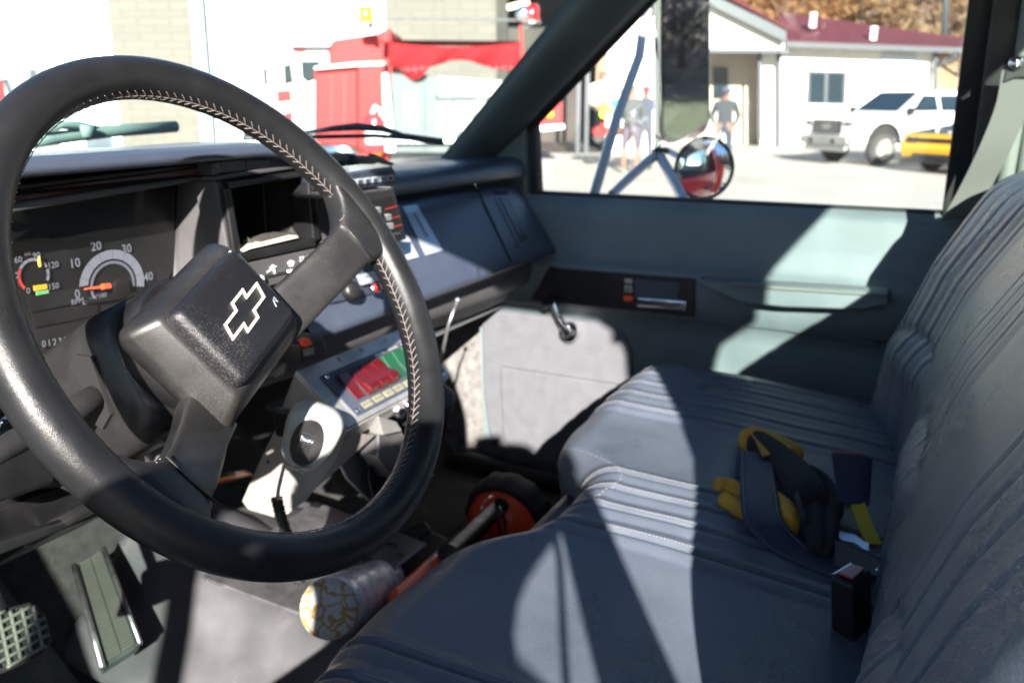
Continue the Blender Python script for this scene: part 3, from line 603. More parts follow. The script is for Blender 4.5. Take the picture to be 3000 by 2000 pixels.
# silver packets on the glove box
def gq(x,y,o=0):
    n=V((0,.76,.65)).normalized(); return atp(x,y,n,n.dot(V((1.15,.735,-.215)))-o)
gn=V((0,.76,.65)).normalized()
for nm,lab,q_,oo in (('sticker','silver blue sticker strip on the glove box door',[(925,475),(957,470),(1017,575),(978,586)],.0),('sticker','silver blue sticker partly hidden behind the dash radio',[(905,520),(938,545),(962,590),(915,603)],.004)):
    b=MB(); Q=[V((x,y,0)) for x,y in q_]
    b.grid(lambda u,v:(lambda p: hit(GT,p.x,p.y,.0025+oo))(Q[0].lerp(Q[1],u).lerp(Q[3].lerp(Q[2],u),v)),6,14); o=b.build(nm,M['foil'],None,solid=.0008); tag(o,lab,'sticker')
    if oo==0:
        b=MB()
        for k in range(9): p=hit(GT,952+k*3.5,492+k*6,.0045); b.box(p,(.004,.001,.003))
        b.build('printed_line',M['navy'],o)
# loose dark things on top
b=MB(); 
P=[at(795,362,'Y',.86),at(880,345,'Y',.92),at(912,378,'Y',.80),at(830,385,'Y',.78)]
for t in (([(822,360),(845,358),(872,366),(862,378),(800,378)],.82),([(862,354),(908,376),(900,382),(858,372)],.84)):
    b.prism(pl(t[0],'Y',t[1]),(0,.012,.002))
o=b.build('notepad_cover',M['black'],None,bevel=.001); tag(o,'torn black flap of a cover lying on top of the dashboard','cover')
for lab,x,y,r in (('dark rounded rubber cup on the dash top, nearest the wheel rim',772,376,.016),('dark rounded rubber cup on the dash top, beside the black flap',798,378,.018)):
    b=MB(); b.lathe([(r*.9,-.02),(r,-.008),(r*.95,.006),(r*.6,.014),(0,.016)],at(x,y,'Y',.76),(0,0,1),20); o=b.build('rubber_cup',M['blackmat'],None,smooth='all'); tag(o,lab,'cup')

# =================================================================== STEERING WHEEL
WC=V((.506,.463,-.1485)); ta=R_(30.8)
N_=V((0,-math.cos(ta),math.sin(ta))); E1=V((1,0,0)); E2=V((0,math.sin(ta),math.cos(ta)))
ph=R_(23.5); Uw=E1*math.cos(ph)+E2*math.sin(ph); Vw=-E1*math.sin(ph)+E2*math.cos(ph)
def W(u,v,h=0): return WC+Uw*u+Vw*v+N_*h
sw=thing('steering_wheel','black leather wrapped steering wheel with pale herringbone stitching and square horn pad','steering wheel',WC)
RM,rm=.1885,.0158
b=MB(); n1,n2=160,18
def tor(i,j):
    a=2*math.pi*i/n1; t=2*math.pi*j/n2; wob=1+ .012*math.sin(a*68)*max(0,math.cos(t-R_(180)))  # puckers at the inner seam
    er=E1*math.cos(a)+E2*math.sin(a)
    seam=math.exp(-((((t-R_(180-6)+math.pi)%(2*math.pi))-math.pi)/.16)**2)*.0007
    return WC+er*(RM+rm*wob*math.cos(t)-0)+N_*(rm*math.sin(t))-(er*math.cos(t)+N_*math.sin(t))*seam
b.add([tor(i,j) for i in range(n1) for j in range(n2)],[(i*n2+j,((i+1)%n1)*n2+j,((i+1)%n1)*n2+(j+1)%n2,i*n2+(j+1)%n2) for i in range(n1) for j in range(n2)])
rim=b.build('rim',M['leather'],sw,smooth='all')
# stitching on the inner face
b=MB(); TS=R_(180-6)
def ts(a,t,o=.0006):
    er=E1*math.cos(a)+E2*math.sin(a); return WC+er*(RM+(rm+o)*math.cos(t))+N_*((rm+o)*math.sin(t))
NS=150; runs=[MB(),MB()]
skip=lambda a: min(abs((math.degrees(a)-c0+180)%360-180) for c0 in (9.5,217))<9.5
for k in range(NS):
    a=2*math.pi*k/NS
    if skip(a): continue
    b=runs[0 if 9.5<math.degrees(a)<217 else 1]
    d=2*math.pi/NS
    b.tube([ts(a,TS,.0004),ts(a+d,TS,.0004)],.00028,4,caps=False)
    b.tube([ts(a,TS,.0005),ts(a+d*.35,TS-.16,.0007),ts(a+d*.75,TS-.32,.0003)],.00032,4)
    b.tube([ts(a+d*.2,TS,.0005),ts(a+d*.5,TS+.13,.0007),ts(a+d*.7,TS+.25,.0003)],.00030,4)
for b in runs: b.build('stitching',M['thread'],rim)

# spokes: plastic bar then leather flare into the rim
def ring(u,v,h,wv,th,n=20,skew=0):
    out=[]
    for k in range(n):
        t=2*math.pi*k/n; c,s_=math.cos(t),math.sin(t)
        e=.38; x=(abs(c)**e)*(1 if c>=0 else -1); y=(abs(s_)**e)*(1 if s_>=0 else -1)
        out.append(W(u,v+x*wv/2,h+y*th/2))
    return out
VS=-.037
for sgn in(1,-1):
    vs_=VS if sgn>0 else VS-.004
    b=MB(); b.loft([ring(sgn*u,vs_,h,w_,t_) for u,h,w_,t_ in((.040,-.064,.046,.022),(.070,-.050,.044,.019),(.10,-.030,.042,.017),(.132,-.012,.041,.016),(.150,-.006,.041,.016))]); b.build('spoke',M['wplastic'],sw,smooth=True)
    b=MB()
    prof=((.149,.041,.018,-.006,0),(.151,.044,.0205,-.005,0),(.156,.047,.022,-.004,.001),(.161,.053,.0235,-.003,.002),(.166,.061,.0245,-.002,.003),(.171,.073,.0250,-.001,.004),(.176,.090,.0245,0,.005),(.181,.112,.022,0,.006))
    rg=[]
    for u,w_,t_,h,dv in prof:
        r_=ring(sgn*u,vs_+dv,h,w_,t_,24)
        if u>.17:   # bend the end section onto the rim circle
            r2=[]
            for p in r_:
                q=p-WC; uu=q.dot(Uw); vv=q.dot(Vw); hh=q.dot(N_); lim=math.sqrt(max(0,(RM-.004)**2-vv*vv)); uu=sgn*min(abs(uu),lim); r2.append(W(uu,vv,hh))
            r_=r2
        rg.append(r_)
    b.loft(rg); sl=b.build('spoke_leather',M['leather'],sw,smooth='all')
    b=MB(); b.tube([W(sgn*.1505,vs_-.022,.0055),W(sgn*.1505,vs_+.022,.0055)],.0009,6); b.build('stitched_edge',M['wplastic'],sl,smooth='all')
    b=MB()
    for k in range(6):
        u=.1535+k*.0035; b.tube([W(sgn*u,vs_+.0235+k*k*.0004,.003),W(sgn*(u+.002),vs_+.0240+k*k*.0004,.0065)],.0004,4)
    b.build('corner_stitching',M['thread'],sl)
# hub body
def sq(u0,u1,v0,v1,h,r,n=5,du=0):
    pts=rrect(u1-u0,v1-v0,r,n); return [W(x+(u0+u1)/2,y+(v0+v1)/2,h) for x,y in pts]
b=MB(); b.loft([sq(-.036,.046,-.042,.034,-.080,.028),sq(-.046,.058,-.049,.040,-.074,.022),sq(-.056,.070,-.055,.045,-.064,.013),sq(-.060,.076,-.058,.046,-.052,.009),sq(-.058,.074,-.057,.044,-.046,.008),sq(-.048,.062,-.046,.038,-.030,.006),sq(-.045,.058,-.042,.035,-.027,.005)])
b.build('hub_cover',M['wplastic'],sw,smooth=True)
b=MB(); b.loft([sq(-.043,.0525,-.039,.034,-.029,.006),sq(-.0425,.052,-.0385,.0335,-.021,.006),sq(-.0405,.050,-.0365,.0315,-.0165,.006),sq(-.036,.0455,-.032,.027,-.0145,.006)]); pad=b.build('horn_pad',M['pad'],sw,smooth=True)
b=MB(); b.tube([W(.054,-.038,-.026),W(.0545,.0,-.0255),W(.054,.033,-.026)],.0010,6); b.build('pad_edge',M['emblem'],pad,smooth='all')
# bow-tie outline emblem
def tie(sx,sy,o=0):
    L,H,w1,h1,k=.0275*sx,.0068*sy,.0095,.0125,.0035
    return [(-L,H*-1+0),(-L+k,H),(-w1,H),(-w1+.002,h1),(w1+.002,h1),(w1,H),(L-k*.2,H),(L-k,-H),(w1-.002,-H),(w1-.004,-h1),(-w1-.004,-h1),(-w1-.002,-H)]
def tieo(s):
    L,H,w1,h1=.0285,.0062,.0100,.0118
    d=s; sh=.0045
    raw=[(-L,-H),(-w1,-H),(-w1,-h1),(w1,-h1),(w1,-H),(L,-H),(L,H),(w1,H),(w1,h1),(-w1,h1),(-w1,H),(-L,H)]
    out=[]
    for x,y in raw:
        x2=x-math.copysign(d,x)*(1 if abs(x)>.02 else 1); y2=y-math.copysign(d,y); out.append((x2+y2*.42,y2))
    return out
def W2(x,y,h): # emblem frame: centre on the pad
    a=R_(2); return W(.0085+x*math.cos(a)-y*math.sin(a), -.0035+x*math.sin(a)+y*math.cos(a),h)
o_,i_=tieo(0),tieo(.0019); b=MB(); n=12
b.add([W2(x,y,-.0135) for x,y in o_]+[W2(x,y,-.0135) for x,y in i_]+[W2(x,y,-.0150) for x,y in o_]+[W2(x,y,-.0150) for x,y in i_],
 [(k,(k+1)%n,(k+1)%n+n,k+n) for k in range(n)]+[(k,(k+1)%n,(k+1)%n+2*n,k+2*n) for k in range(n)]+[(k+n,(k+1)%n+n,(k+1)%n+3*n,k+3*n) for k in range(n)])
b.build('bowtie_emblem',M['emblem'],pad)
b=MB(); b.tube([W(.039,-.016,-.0140),W(.0415,-.019,-.0139),W(.042,-.014,-.0139),W(.039,-.0155,-.0140),W(.0365,-.0205,-.0140)],.0005,5); b.build('horn_symbol',M['gaugeprint'],pad)

# =================================================================== STEERING COLUMN
A_=-N_
col=thing('steering_column','dark plastic steering column shroud with slotted side and stalk behind the wheel','steering column',WC+A_*.2)
def cr_(s,w,hh,r,dv=0,n=5): return [WC+A_*s+E1*x+E2*(y+dv) for x,y in rrect(w,hh,r,n)]
b=MB(); b.lathe([(.050,.062),(.053,.066),(.053,.086),(.050,.090)],WC,A_,36); b.build('column_collar',M['black'],col,smooth=True)
b=MB(); b.loft([cr_(.084,.104,.100,.045,0),cr_(.088,.110,.104,.035,-.001),cr_(.105,.112,.106,.024,-.002),cr_(.17,.112,.106,.016,-.004),cr_(.205,.110,.104,.014,-.004),cr_(.30,.075,.07,.02,-.004)])
b.build('column_shroud',M['wplastic'],col,smooth=True)
xs=WC.x-.0705
def cs(s,e): return WC+A_*s+E1*(-.0565)+E2*e
b=MB(); b.prism([cs(.106,.020),cs(.120,.028),cs(.132,.024),cs(.130,.006),cs(.142,-.018),cs(.132,-.030),cs(.116,-.024),cs(.110,0)],V((-.0035,0,0))); b.build('lever_slot',M['deep'],col)
b=MB(); q=cs(.124,-.006)+V((.01,0,0)); b.tube([q,q+V((-.035,-.004,-.003)),q+V((-.10,-.016,-.008)),q+V((-.16,-.03,-.010))],[.0105,.0100,.0085,.0075],12); b.build('turn_signal_stalk',M['blackmat'],col,smooth='all')
b=MB(); b.prism([WC+A_*s+E1*x+E2*(-.068) for s,x in((.14,-.04),(.14,.05),(.40,.07),(.40,-.05))],E2*-.012); b.build('under_cover',M['black'],col,bevel=.004)
b=MB(); q=at(375,1040,'Y',.58); b.tube([q,at(360,1110,'Y',.60)],.006,8); b.box(at(345,1050,'Y',.60),(.02,.01,.012)); b.build('column_bracket',M['steel'],col)

# =================================================================== BENCH SEAT
seat=thing('bench_seat','dark blue grey vinyl bench seat with sewn pleats and sunlit patches','seat',(.85,.2,-.75))
PL=[(.47,4,.046),(.885,4,.048),(1.295,5,.050)]
grooves=[c+(k-(n-1)/2)*s for c,n,s in PL for k in range(n)]
def sstep(a,b_,x):
    t=min(1,max(0,(x-a)/(b_-a))); return t*t*(3-2*t)
def fedge(x): return .444-.022*sstep(.62,.42,x)-.075*math.exp(-((x-.885)/.125)**4)+.018*sstep(1.0,1.12,x)-.03*sstep(1.38,1.56,x)
def seatpt(u,v):
    x=.12+1.42*u
    fy=fedge(x)
    # v: 0 back .. 1 bottom of the front drop
    L1=.40
    gd=0
    for g in grooves:
        gd+=math.exp(-((x-g)/.0042)**2)*.006
    for c,n,s in PL:
        wdt=n*s/2; 
        if abs(x-c)<wdt: gd-= .0045*abs(math.sin(math.pi*(x-c+wdt)/s+ (0 if n%2 else 0)))
    crown=-.0018*math.cos((x-.1)*16)
    side=.11*max(0,(x-1.42)/.12)**2.2
    if v<.62:
        t=v/.62; y=-.10+(fy-.055+.10)*t; z=-.478+.044*t+.010*math.sin(math.pi*t*.9); f_=1
        n_=V((0,0,1))
    else:
        t=(v-.62)/.38; a=t*R_(82)*1.0
        if t<.6:
            a=t/.6*R_(80); y=fy-.055+.055*math.sin(a); z=-.434+.004-.060*(1-math.cos(a)); n_=V((0,math.sin(a),math.cos(a)))
        else:
            s=(t-.6)/.4; a=R_(80); y=fy-.055+.055*math.sin(a)-.035*s; z=-.430-.060*(1-math.cos(a))-.24*s; n_=V((0,1,.1))
    pf=1 if v<.62 else max(0,1-(v-.62)/.30)
    p=V((x,y,z))-n_*(gd*pf+crown)
    p.z-=side
    wr=noise.noise(V((x*9,y*9,0)))*.0022+noise.noise(V((x*3,y*3,4)))*.004
    p+=n_*wr
    return p
b=MB(); b.grid(seatpt,460,90); ST=bvh(b.build('seat_cushion',M['seat'],seat,smooth='all'))
# dashed stitch lines beside grooves
b=MB()
for g in grooves:
    if g<.3: continue
    u=(g+.0062-.12)/1.42
    k=0
    for j in range(130):
        v=.12+.74*j/130; 
        if v>.86: break
        p=seatpt(u,v); q=seatpt(u,v+.0032); up_=V((0,0,.0006)) if v<.65 else V((0,.0005,.0003))
        b.tube([p+up_,q+up_],.00032,4,caps=False)
# cross seam round the front of the centre section
def sline(pts,dash=True,r=.00034):
    for i in range(len(pts)-1):
        if i%2==0 or not dash: b.tube([pts[i],pts[i+1]],r,4,caps=False)
L=[]
for k in range(90):
    t=k/89; x=.80+.27*t; v=.80-.18*math.sin(math.pi*t)**1.0*(1 if t<.75 else 1); L.append(seatpt((x-.12)/1.42,v)+V((0,.0006,.0008)))
sline(L)
b.build('stitch_lines',M['seatth'],seat)
# backrest
GB=[(.50,4,.048),(.92,4,.050),(1.30,4,.052)]
def lerp_(T,z):
    for (a,x),(c,w) in zip(T,T[1:]):
        if z<=c: return x+(w-x)*(z-a)/(c-a)
    return T[-1][1]
_bk=[(-.56,.020),(-.44,.022),(-.345,.008),(-.23,-.034),(-.105,-.10),(-.06,-.14)]
def backpt(u,v):
    x=.25+1.30*u
    z=-.56+.50*v; y=lerp_(_bk,z)
    gd=0
    for c,n,s in GB:
        c2=c
        for k in range(n):
            g=c2+(k-(n-1)/2)*s; fade=1 if v>.48 else max(.35,v/.48)
            gd+=math.exp(-((x-g)/.0045)**2)*.0048*fade
        wdt=n*s/2
        if abs(x-c2)<wdt: 
            seam=math.exp(-((v-.47-.03*math.cos((x-c2)/wdt*1.5))/.012)**2)*.006
            gd+=seam; gd-=.007*math.exp(-((v-.42)/.05)**2)*math.cos((x-c2)/wdt*1.5)
            gd-=.004*abs(math.sin(math.pi*(x-c2+wdt)/s))
    bol=.008*math.sin(math.pi*min(1,max(0,(v-.0)/.9)))
    ed=max(0,(x-1.42)/.13,(.42-x)/.15); y-=.12*ed**2.4; y+=.055*math.exp(-((x-1.42)/.13)**2)
    top=max(0,(v-.86)/.14); y-=.10*(1-math.sqrt(max(0,1-top*top)))+.0; z2=z-.012*top*top
    z2-=.05*max(0,(x-1.40)/.15)**2*v
    wr=noise.noise(V((x*5,z*5,9)))*.006
    return V((x,y+bol-gd+wr,z2))
b=MB(); b.grid(backpt,420,70); b.build('backrest',M['seat'],seat,smooth='all')
b=MB(); b.box((.90,-.20,-.32),(1.22,.05,.40)); b.build('backrest_frame',M['seat'],seat,bevel=.02)
b=MB(); b.box((.83,.19,-.60),(1.36,.46,.22)); b.build('seat_base',M['black'],seat,bevel=.02)

# =================================================================== ON THE SEAT
def ribbon(pts,wd,th,nrm=None):
    b=MB(); b.tube(pts,(wd/2,th/2),8,flat=nrm or (0,0,1)); return b
sb=thing('seat_belt','dark navy lap belt webbing looped over the yellow glove on the seat','seat belt',(1.1,.2,-.48))
P=[at(1690,1035,'Z',-.43)+V((0,0,.0)),at(1712,1045,'Z',-.425),at(1738,1080,'Z',-.42),at(1740,1150,'Z',-.43),at(1765,1220,'Z',-.452),at(1830,1265,'Z',-.462),at(1920,1300,'Z',-.466),at(1980,1320,'Z',-.475)]
def strip(pts,w0,th=.0015,sub=6,axis=None):
    # smooth ribbon along pts, width across given axis
    b=MB(); L=len(pts); S=[]
    for i in range(L-1):
        p0=pts[max(0,i-1)];p1=pts[i];p2=pts[i+1];p3=pts[min(L-1,i+2)]
        for k in range(sub):
            t=k/sub; S.append(.5*((2*p1)+(p2-p0)*t+(2*p0-5*p1+4*p2-p3)*t*t+(3*p1-p0-3*p2+p3)*t**3))
    S.append(pts[-1]); vs=[]
    for i,p in enumerate(S):
        a=S[max(0,i-1)];c=S[min(len(S)-1,i+1)];t=(c-a).normalized(); ax=axis(i/len(S)) if axis else V((0,0,1)).cross(t).normalized()
        nn_=t.cross(ax).normalized()*th/2
        vs+=[p+ax*w0/2+nn_,p-ax*w0/2+nn_,p-ax*w0/2-nn_,p+ax*w0/2-nn_]
    fs=[(i*4+k,i*4+(k+1)%4,(i+1)*4+(k+1)%4,(i+1)*4+k) for i in range(len(S)-1) for k in range(4)]+[(0,1,2,3),(len(S)*4-4,len(S)*4-3,len(S)*4-2,len(S)*4-1)]
    b.add(vs,fs); return b
def edge2(L_,R__,mt,nm,par,n=5):
    # webbing given by its two edges (pixel x, y, height over the cushion)
    def sp(P):
        out=[]
        for i in range(len(P)-1):
            p0,p1,p2,p3=P[max(0,i-1)],P[i],P[i+1],P[min(len(P)-1,i+2)]
            for k in range(n):
                t=k/n; out.append(.5*((2*p1)+(p2-p0)*t+(2*p0-5*p1+4*p2-p3)*t*t+(3*p1-p0-3*p2+p3)*t**3))
        return out+[P[-1]]
    A=sp([hit(ST,*q) for q in L_]); B=sp([hit(ST,*q) for q in R__]); b=MB()
    for i in range(len(A)): pass
    vs=[]; m_=4
    for p,q in zip(A,B): vs+=[p.lerp(q,k/m_) for k in range(m_+1)]
    b.add(vs,[(i*(m_+1)+k,i*(m_+1)+k+1,(i+1)*(m_+1)+k+1,(i+1)*(m_+1)+k) for i in range(len(A)-1) for k in range(m_)])
    o=b.build(nm,mt,par,smooth='all',solid=.0016)
    for e0,nm2 in ((.08,'selvedge'),(.92,'selvedge')):
        t=MB(); t.tube([p.lerp(q,e0)-(p.normalized())*.0012 for p,q in zip(A,B)],.0009,5); t.build(nm2,M['dash'],o,smooth='all')
    return o
edge2([(1690,1100,.004),(1690,1062,.02),(1697,1035,.040),(1699,1080,.050),(1700,1140,.052),(1712,1200,.034),(1770,1262,.010),(1870,1308,.005),(1990,1345,.004)],
      [(1770,1090,.004),(1772,1070,.03),(1775,1045,.052),(1778,1085,.062),(1788,1140,.064),(1800,1195,.050),(1850,1250,.016),(1930,1290,.006),(2010,1312,.004)],M['belt'],'webbing',sb)
# belt end housings
def obox(px,z,dims,axu,axv,name,mt,par,bev=.004):
    c=at(px[0],px[1],'Z',z); u=V(axu).normalized(); v=(V(axv)-u*V(axv).dot(u)).normalized(); w_=u.cross(v); b=MB(); b.box(c,dims,Matrix((u,v,w_)).transposed()); return b.build(name,mt,par,bevel=bev)
bk=thing('belt_tongue_sleeve','upright dark plastic belt sleeve behind the black glove, near the backrest','seat belt sleeve',at(1940,1100,'Z',-.42))
c=at(1942,1100,'Z',-.41); b=MB(); b.prism([at(1905,1035,'Z',-.39),at(1982,1042,'Z',-.39),at(1972,1158,'Z',-.43),at(1922,1158,'Z',-.43)],V((.01,-.012,-.006))); b.build('sleeve',M['belt'],bk,bevel=.003)
b=MB(); b.tube([at(1908,1035,'Z',-.389),at(1981,1041,'Z',-.389)],.0008,6); b.build('sleeve_edge',M['red'],bk)
bu=thing('belt_buckle','black belt buckle with a red release button standing at the seat crease','belt buckle',at(1950,1440,'Z',-.47))
top_=[at(x,y,'Z',-.405) for x,y in ((1905,1322),(1955,1292),(2004,1306),(1960,1345))]
dn=V((-.004,-.012,-.115)); b=MB(); b.prism(top_,dn); b.build('buckle_body',M['black'],bu,bevel=.0035,seg=3)
cn_=sum(top_,V((0,0,0)))/4; up_=V((-.01,.02,1)).normalized()
b=MB(); b.prism([cn_.lerp(p,.66)+up_*.0005 for p in top_],up_*.0025); b.build('release_button',mat('dull_red_button',(.30,.045,.045),.35),bu,bevel=.001)
b=MB(); b.prism([cn_.lerp(p,.92)+up_*.0004 for p in top_[:2]]+[cn_.lerp(p,.74)+up_*.0004 for p in (top_[1],top_[0])],up_*.0012); b.build('latch_slot',M['steel'],bu)
b=MB(); b.tube([cn_+dn+V((0,0,.005)),at(1900,1470,'Z',-.50),at(1885,1500,'Z',-.52)],.004,8); b.build('buckle_stalk',M['belt'],bu,smooth='all')
bs=thing('belt_anchor_cover','black plastic belt anchor cover lying behind the red button buckle','anchor cover',at(1960,1260,'Z',-.44))
b=MB(); b.prism([at(1915,1235,'Z',-.425),at(2020,1280,'Z',-.425),at(2030,1330,'Z',-.445),at(1912,1300,'Z',-.445)],V((.01,-.01,-.012))); b.build('cover',M['black'],bs,bevel=.002)
b=MB(); b.lathe([(.002,0),(.002,.002),(0,.003)],at(2014,1308,'Z',-.43),(-.6,-.2,.8),12); b.build('rivet',M['chrome'],bs)
b=MB(); b.grid(lambda u,v: at(1925+70*u,1215+30*u+18*v+3*math.sin(u*9),'Z',-.44),8,3); o=b.build('paper_tag',M['foil'],None,solid=.001); tag(o,'crumpled pale paper tag tucked behind the belt anchor cover','paper tag')
b=strip([at(1945,1165,'Z',-.44),at(1965,1150,'Z',-.43),at(1985,1200,'Z',-.44),at(2008,1250,'Z',-.45)],.016,.002,6); o=b.build('yellow_strap',M['strap'],None,smooth=True); tag(o,'yellow strap looped out of the crease between cushion and backrest','strap')
b=MB(); q=[at(x,y,'Z',-.53+.01*k) for k,(x,y) in enumerate([(1960,1560),(1870,1530),(1848,1500),(1850,1478),(1880,1472),(1900,1485)])]; b.tube(q,.009,10); b.tube([at(1940,1500,'Z',-.54),at(1985,1555,'Z',-.55)],.022,10); o=b.build('seat_release_handle',M['dash'],seat,smooth='all')
# gloves
def blob(bm_, pts, rads, n=12): bm_.tube(pts,rads,n)
def crease(vs):
    out=[]
    for p in vs:
        n=noise.noise(p*60)*.0035+noise.noise(p*130)*.002; out.append(V((p.x+n,p.y-n*.6,p.z+noise.noise(p*45+V((3,1,2)))*.005)))
    return out
def glove(name,label,parts_y,parts_b,extra=None):
    g=thing(name,label,'glove',parts_y[0][0][0])
    b=MB()
    for p,r in parts_y:
        S=[];Rr=[]; S.append(p[0]+(p[0]-p[1]).normalized()*r[0]*.7); Rr.append(r[0]*.25); S.append(p[0]+(p[0]-p[1]).normalized()*r[0]*.4); Rr.append(r[0]*.75)
        S+=p;Rr+=[(q*1.12,q*.8) for q in r]; e=(p[-1]-p[-2]).normalized(); S.append(p[-1]+e*r[-1]*.45);Rr.append(r[-1]*.72); S.append(p[-1]+e*r[-1]*.75);Rr.append(r[-1]*.2)
        b.tube(S,Rr,14)
    b.v=crease(b.v); o=b.build('palm_leather',M['glovey'],g,smooth='all'); d=o.modifiers.new('u','SUBSURF'); d.levels=d.render_levels=1
    b=MB()
    for p,r in parts_b:
        b.tube([p[0]+(p[0]-p[1]).normalized()*r[0]*.5]+p+[p[-1]+(p[-1]-p[-2]).normalized()*r[-1]*.5],[r[0]*.6]+r+[r[-1]*.6],14)
    b.v=crease(b.v); o=b.build('back_fabric',M['gloveb'],g,smooth='all'); d=o.modifiers.new('u','SUBSURF'); d.levels=d.render_levels=1
    return g
def Z(x,y,z): return hit(ST,x,y,max(.006,(z+.468)*1.0))
g1=glove('work_glove','black and yellow work glove lying on top, its yellow cuff patch towards the door',
 [([Z(1722,1010,-.445),Z(1760,1020,-.442),Z(1815,1045,-.440)],[.022,.024,.022])],
 [([Z(1735,1012,-.436),Z(1790,1060,-.432),Z(1830,1100,-.430),Z(1860,1160,-.432)],[.018,.022,.026,.026]),
  ([Z(1850,1085,-.424),Z(1885,1105,-.424),Z(1905,1130,-.43),Z(1918,1180,-.436)],[.013,.013,.012,.011]),
  ([Z(1870,1150,-.43),Z(1880,1210,-.44),Z(1872,1262,-.45)],[.012,.012,.010]),
  ([Z(1895,1140,-.43),Z(1912,1200,-.44),Z(1895,1270,-.455)],[.011,.011,.009]),
  ([Z(1840,1150,-.435),Z(1850,1215,-.445),Z(1890,1250,-.45)],[.013,.013,.010])])
b=MB(); b.add([Z(x,y,z) for x,y,z in [(1712,985,-.408),(1738,980,-.404),(1790,1002,-.400),(1822,1030,-.400),(1800,1044,-.400),(1778,1043,-.398),(1752,1048,-.399),(1735,1010,-.402)]],[list(range(8))]); b.build('knuckle_patch',M['glovey'],g1,solid=.003)
b=MB(); b.add([Z(x,y,-.394) for x,y in [(1746,1000),(1766,1005),(1812,1036),(1775,1030)]],[list(range(4))]); b.build('logo_patch',M['foam'],g1,solid=.003)
b=MB(); b.tube([Z(1868,1090,-.400),Z(1842,1105,-.396),Z(1832,1140,-.396),Z(1845,1190,-.402)],.0035,8); b.build('cuff_seam',M['foam'],g1,smooth='all')
g2_=glove('work_glove','yellow leather work glove curled under the navy belt',
 [([Z(1652,1118,-.458),Z(1685,1120,-.460),Z(1725,1145,-.462)],[.014,.013,.011]),
  ([Z(1665,1145,-.456),Z(1690,1165,-.456),Z(1720,1180,-.455)],[.010,.011,.012]),
  ([Z(1745,1130,-.460),Z(1790,1168,-.454),Z(1808,1205,-.452)],[.013,.021,.016])],
 [([Z(1790,1130,-.46),Z(1830,1180,-.462),Z(1880,1215,-.465)],[.015,.016,.012])])
for g_ in (g1,g2_): g_['group']='pair of work gloves on the seat'

# =================================================================== SWITCH CONSOLE
sc_=thing('switch_console','aluminium switch box with red and green rocker switches and tape labels','switch box',at(790,900,'Y',.64))
TL=at(687,859,'Y',.665); TRp=TL+V((.235,0,0)); down=(at(799,981,'X',TL.x+.0)-TL)
BL=TL+down*1.0
X_=V((1,0,0)); D_=down.normalized(); NN=X_.cross(D_); NN= -NN if NN.dot(F)>0 else NN
LW,LH=.235,down.length
def S(a,c,o=0): return TL+X_*(a*LW)+D_*(c*LH)+NN*o
b=MB(); b.prism([S(0,-.06),S(1,-.06),S(1,1),S(0,1)],-NN*.004); b.prism([S(0,1,-.0041),S(1,1,-.0041),S(1,1.0,-.035),S(0,1.0,-.035)],D_*.003); 
b.prism([S(0,-.06,-.0041),S(0,.997,-.0041),S(0,.997,-.06),S(0,.1,-.06)],X_*.003); b.build('sheet_box',M['alu'],sc_,bevel=.001)
b=MB(); b.prism([S(.10,.16,.0),S(.97,.16,.0),S(.97,.93,.0),S(.10,.93,.0)],NN*.002); b.build('black_panel',M['dash'],sc_,bevel=.0005)
for a,c in ((.13,.22),(.13,.86),(.94,.22),(.94,.86)):
    b=MB(); b.lathe([(.0032,0),(.003,.0016),(0,.002)],S(a,c,.002),NN,14); b.build('screw',M['chrome'],sc_,smooth='all')
for a in (.32,.52,.75):
    b=MB(); b.lathe([(.0035,0),(.0030,.002),(0,.0025)],S(a,.03,0),NN,12); b.build('rivet',M['steel'],sc_,smooth='all')
n8=8
for k in range(n8):
    a0=.185+k*.098; a1=a0+.080; mt=M['redsw'] if k<4 else (M['greensw'] if k<7 else M['whitesw'])
    on = k in (1,2,3)
    b=MB()
    if on:  q=[S(a0,.28,.002),S(a0,.28,.005),S(a0,.50,.006),S(a0,.60,.012),S(a0,.70,.012),S(a0,.74,.002)]
    else:   q=[S(a0,.28,.002),S(a0,.28,.007),S(a0,.50,.004),S(a0,.72,.0035),S(a0,.72,.002)]
    b.prism(q,X_*((a1-a0)*LW)); b.build('rocker_switch',mt,sc_,bevel=.0006)
    b=MB(); b.prism([S(a0-.004,.24,.0021),S(a1+.004,.24,.0021),S(a1+.004,.275,.0021),S(a0-.004,.275,.0021)],NN*.001); b.build('switch_frame',M['ink'],sc_)
    b=MB(); b.prism([S(a0-.002,.78,.0021),S(a1-.002,.78,.0021),S(a1-.002,.885,.0021),S(a0-.002,.885,.0021)],NN*.0004); lb=b.build('tape_label',M['label'],sc_)
    t_=('BEACON','STROBE','SIREN','FLOOD','SCENE','REAR','PUMP','AUX')[k]
    text(t_,S((a0+a1)/2,.833,.0027),X_,-D_,.0042,M['ink'],lb)
for k in range(3):
    b=MB(); b.prism([S(.56+.13*k,.19,.0021),S(.65+.13*k,.19,.0021),S(.65+.13*k,.23,.0021),S(.56+.13*k,.23,.0021)],NN*.0004); b.build('blank_label',M['alu'],sc_)
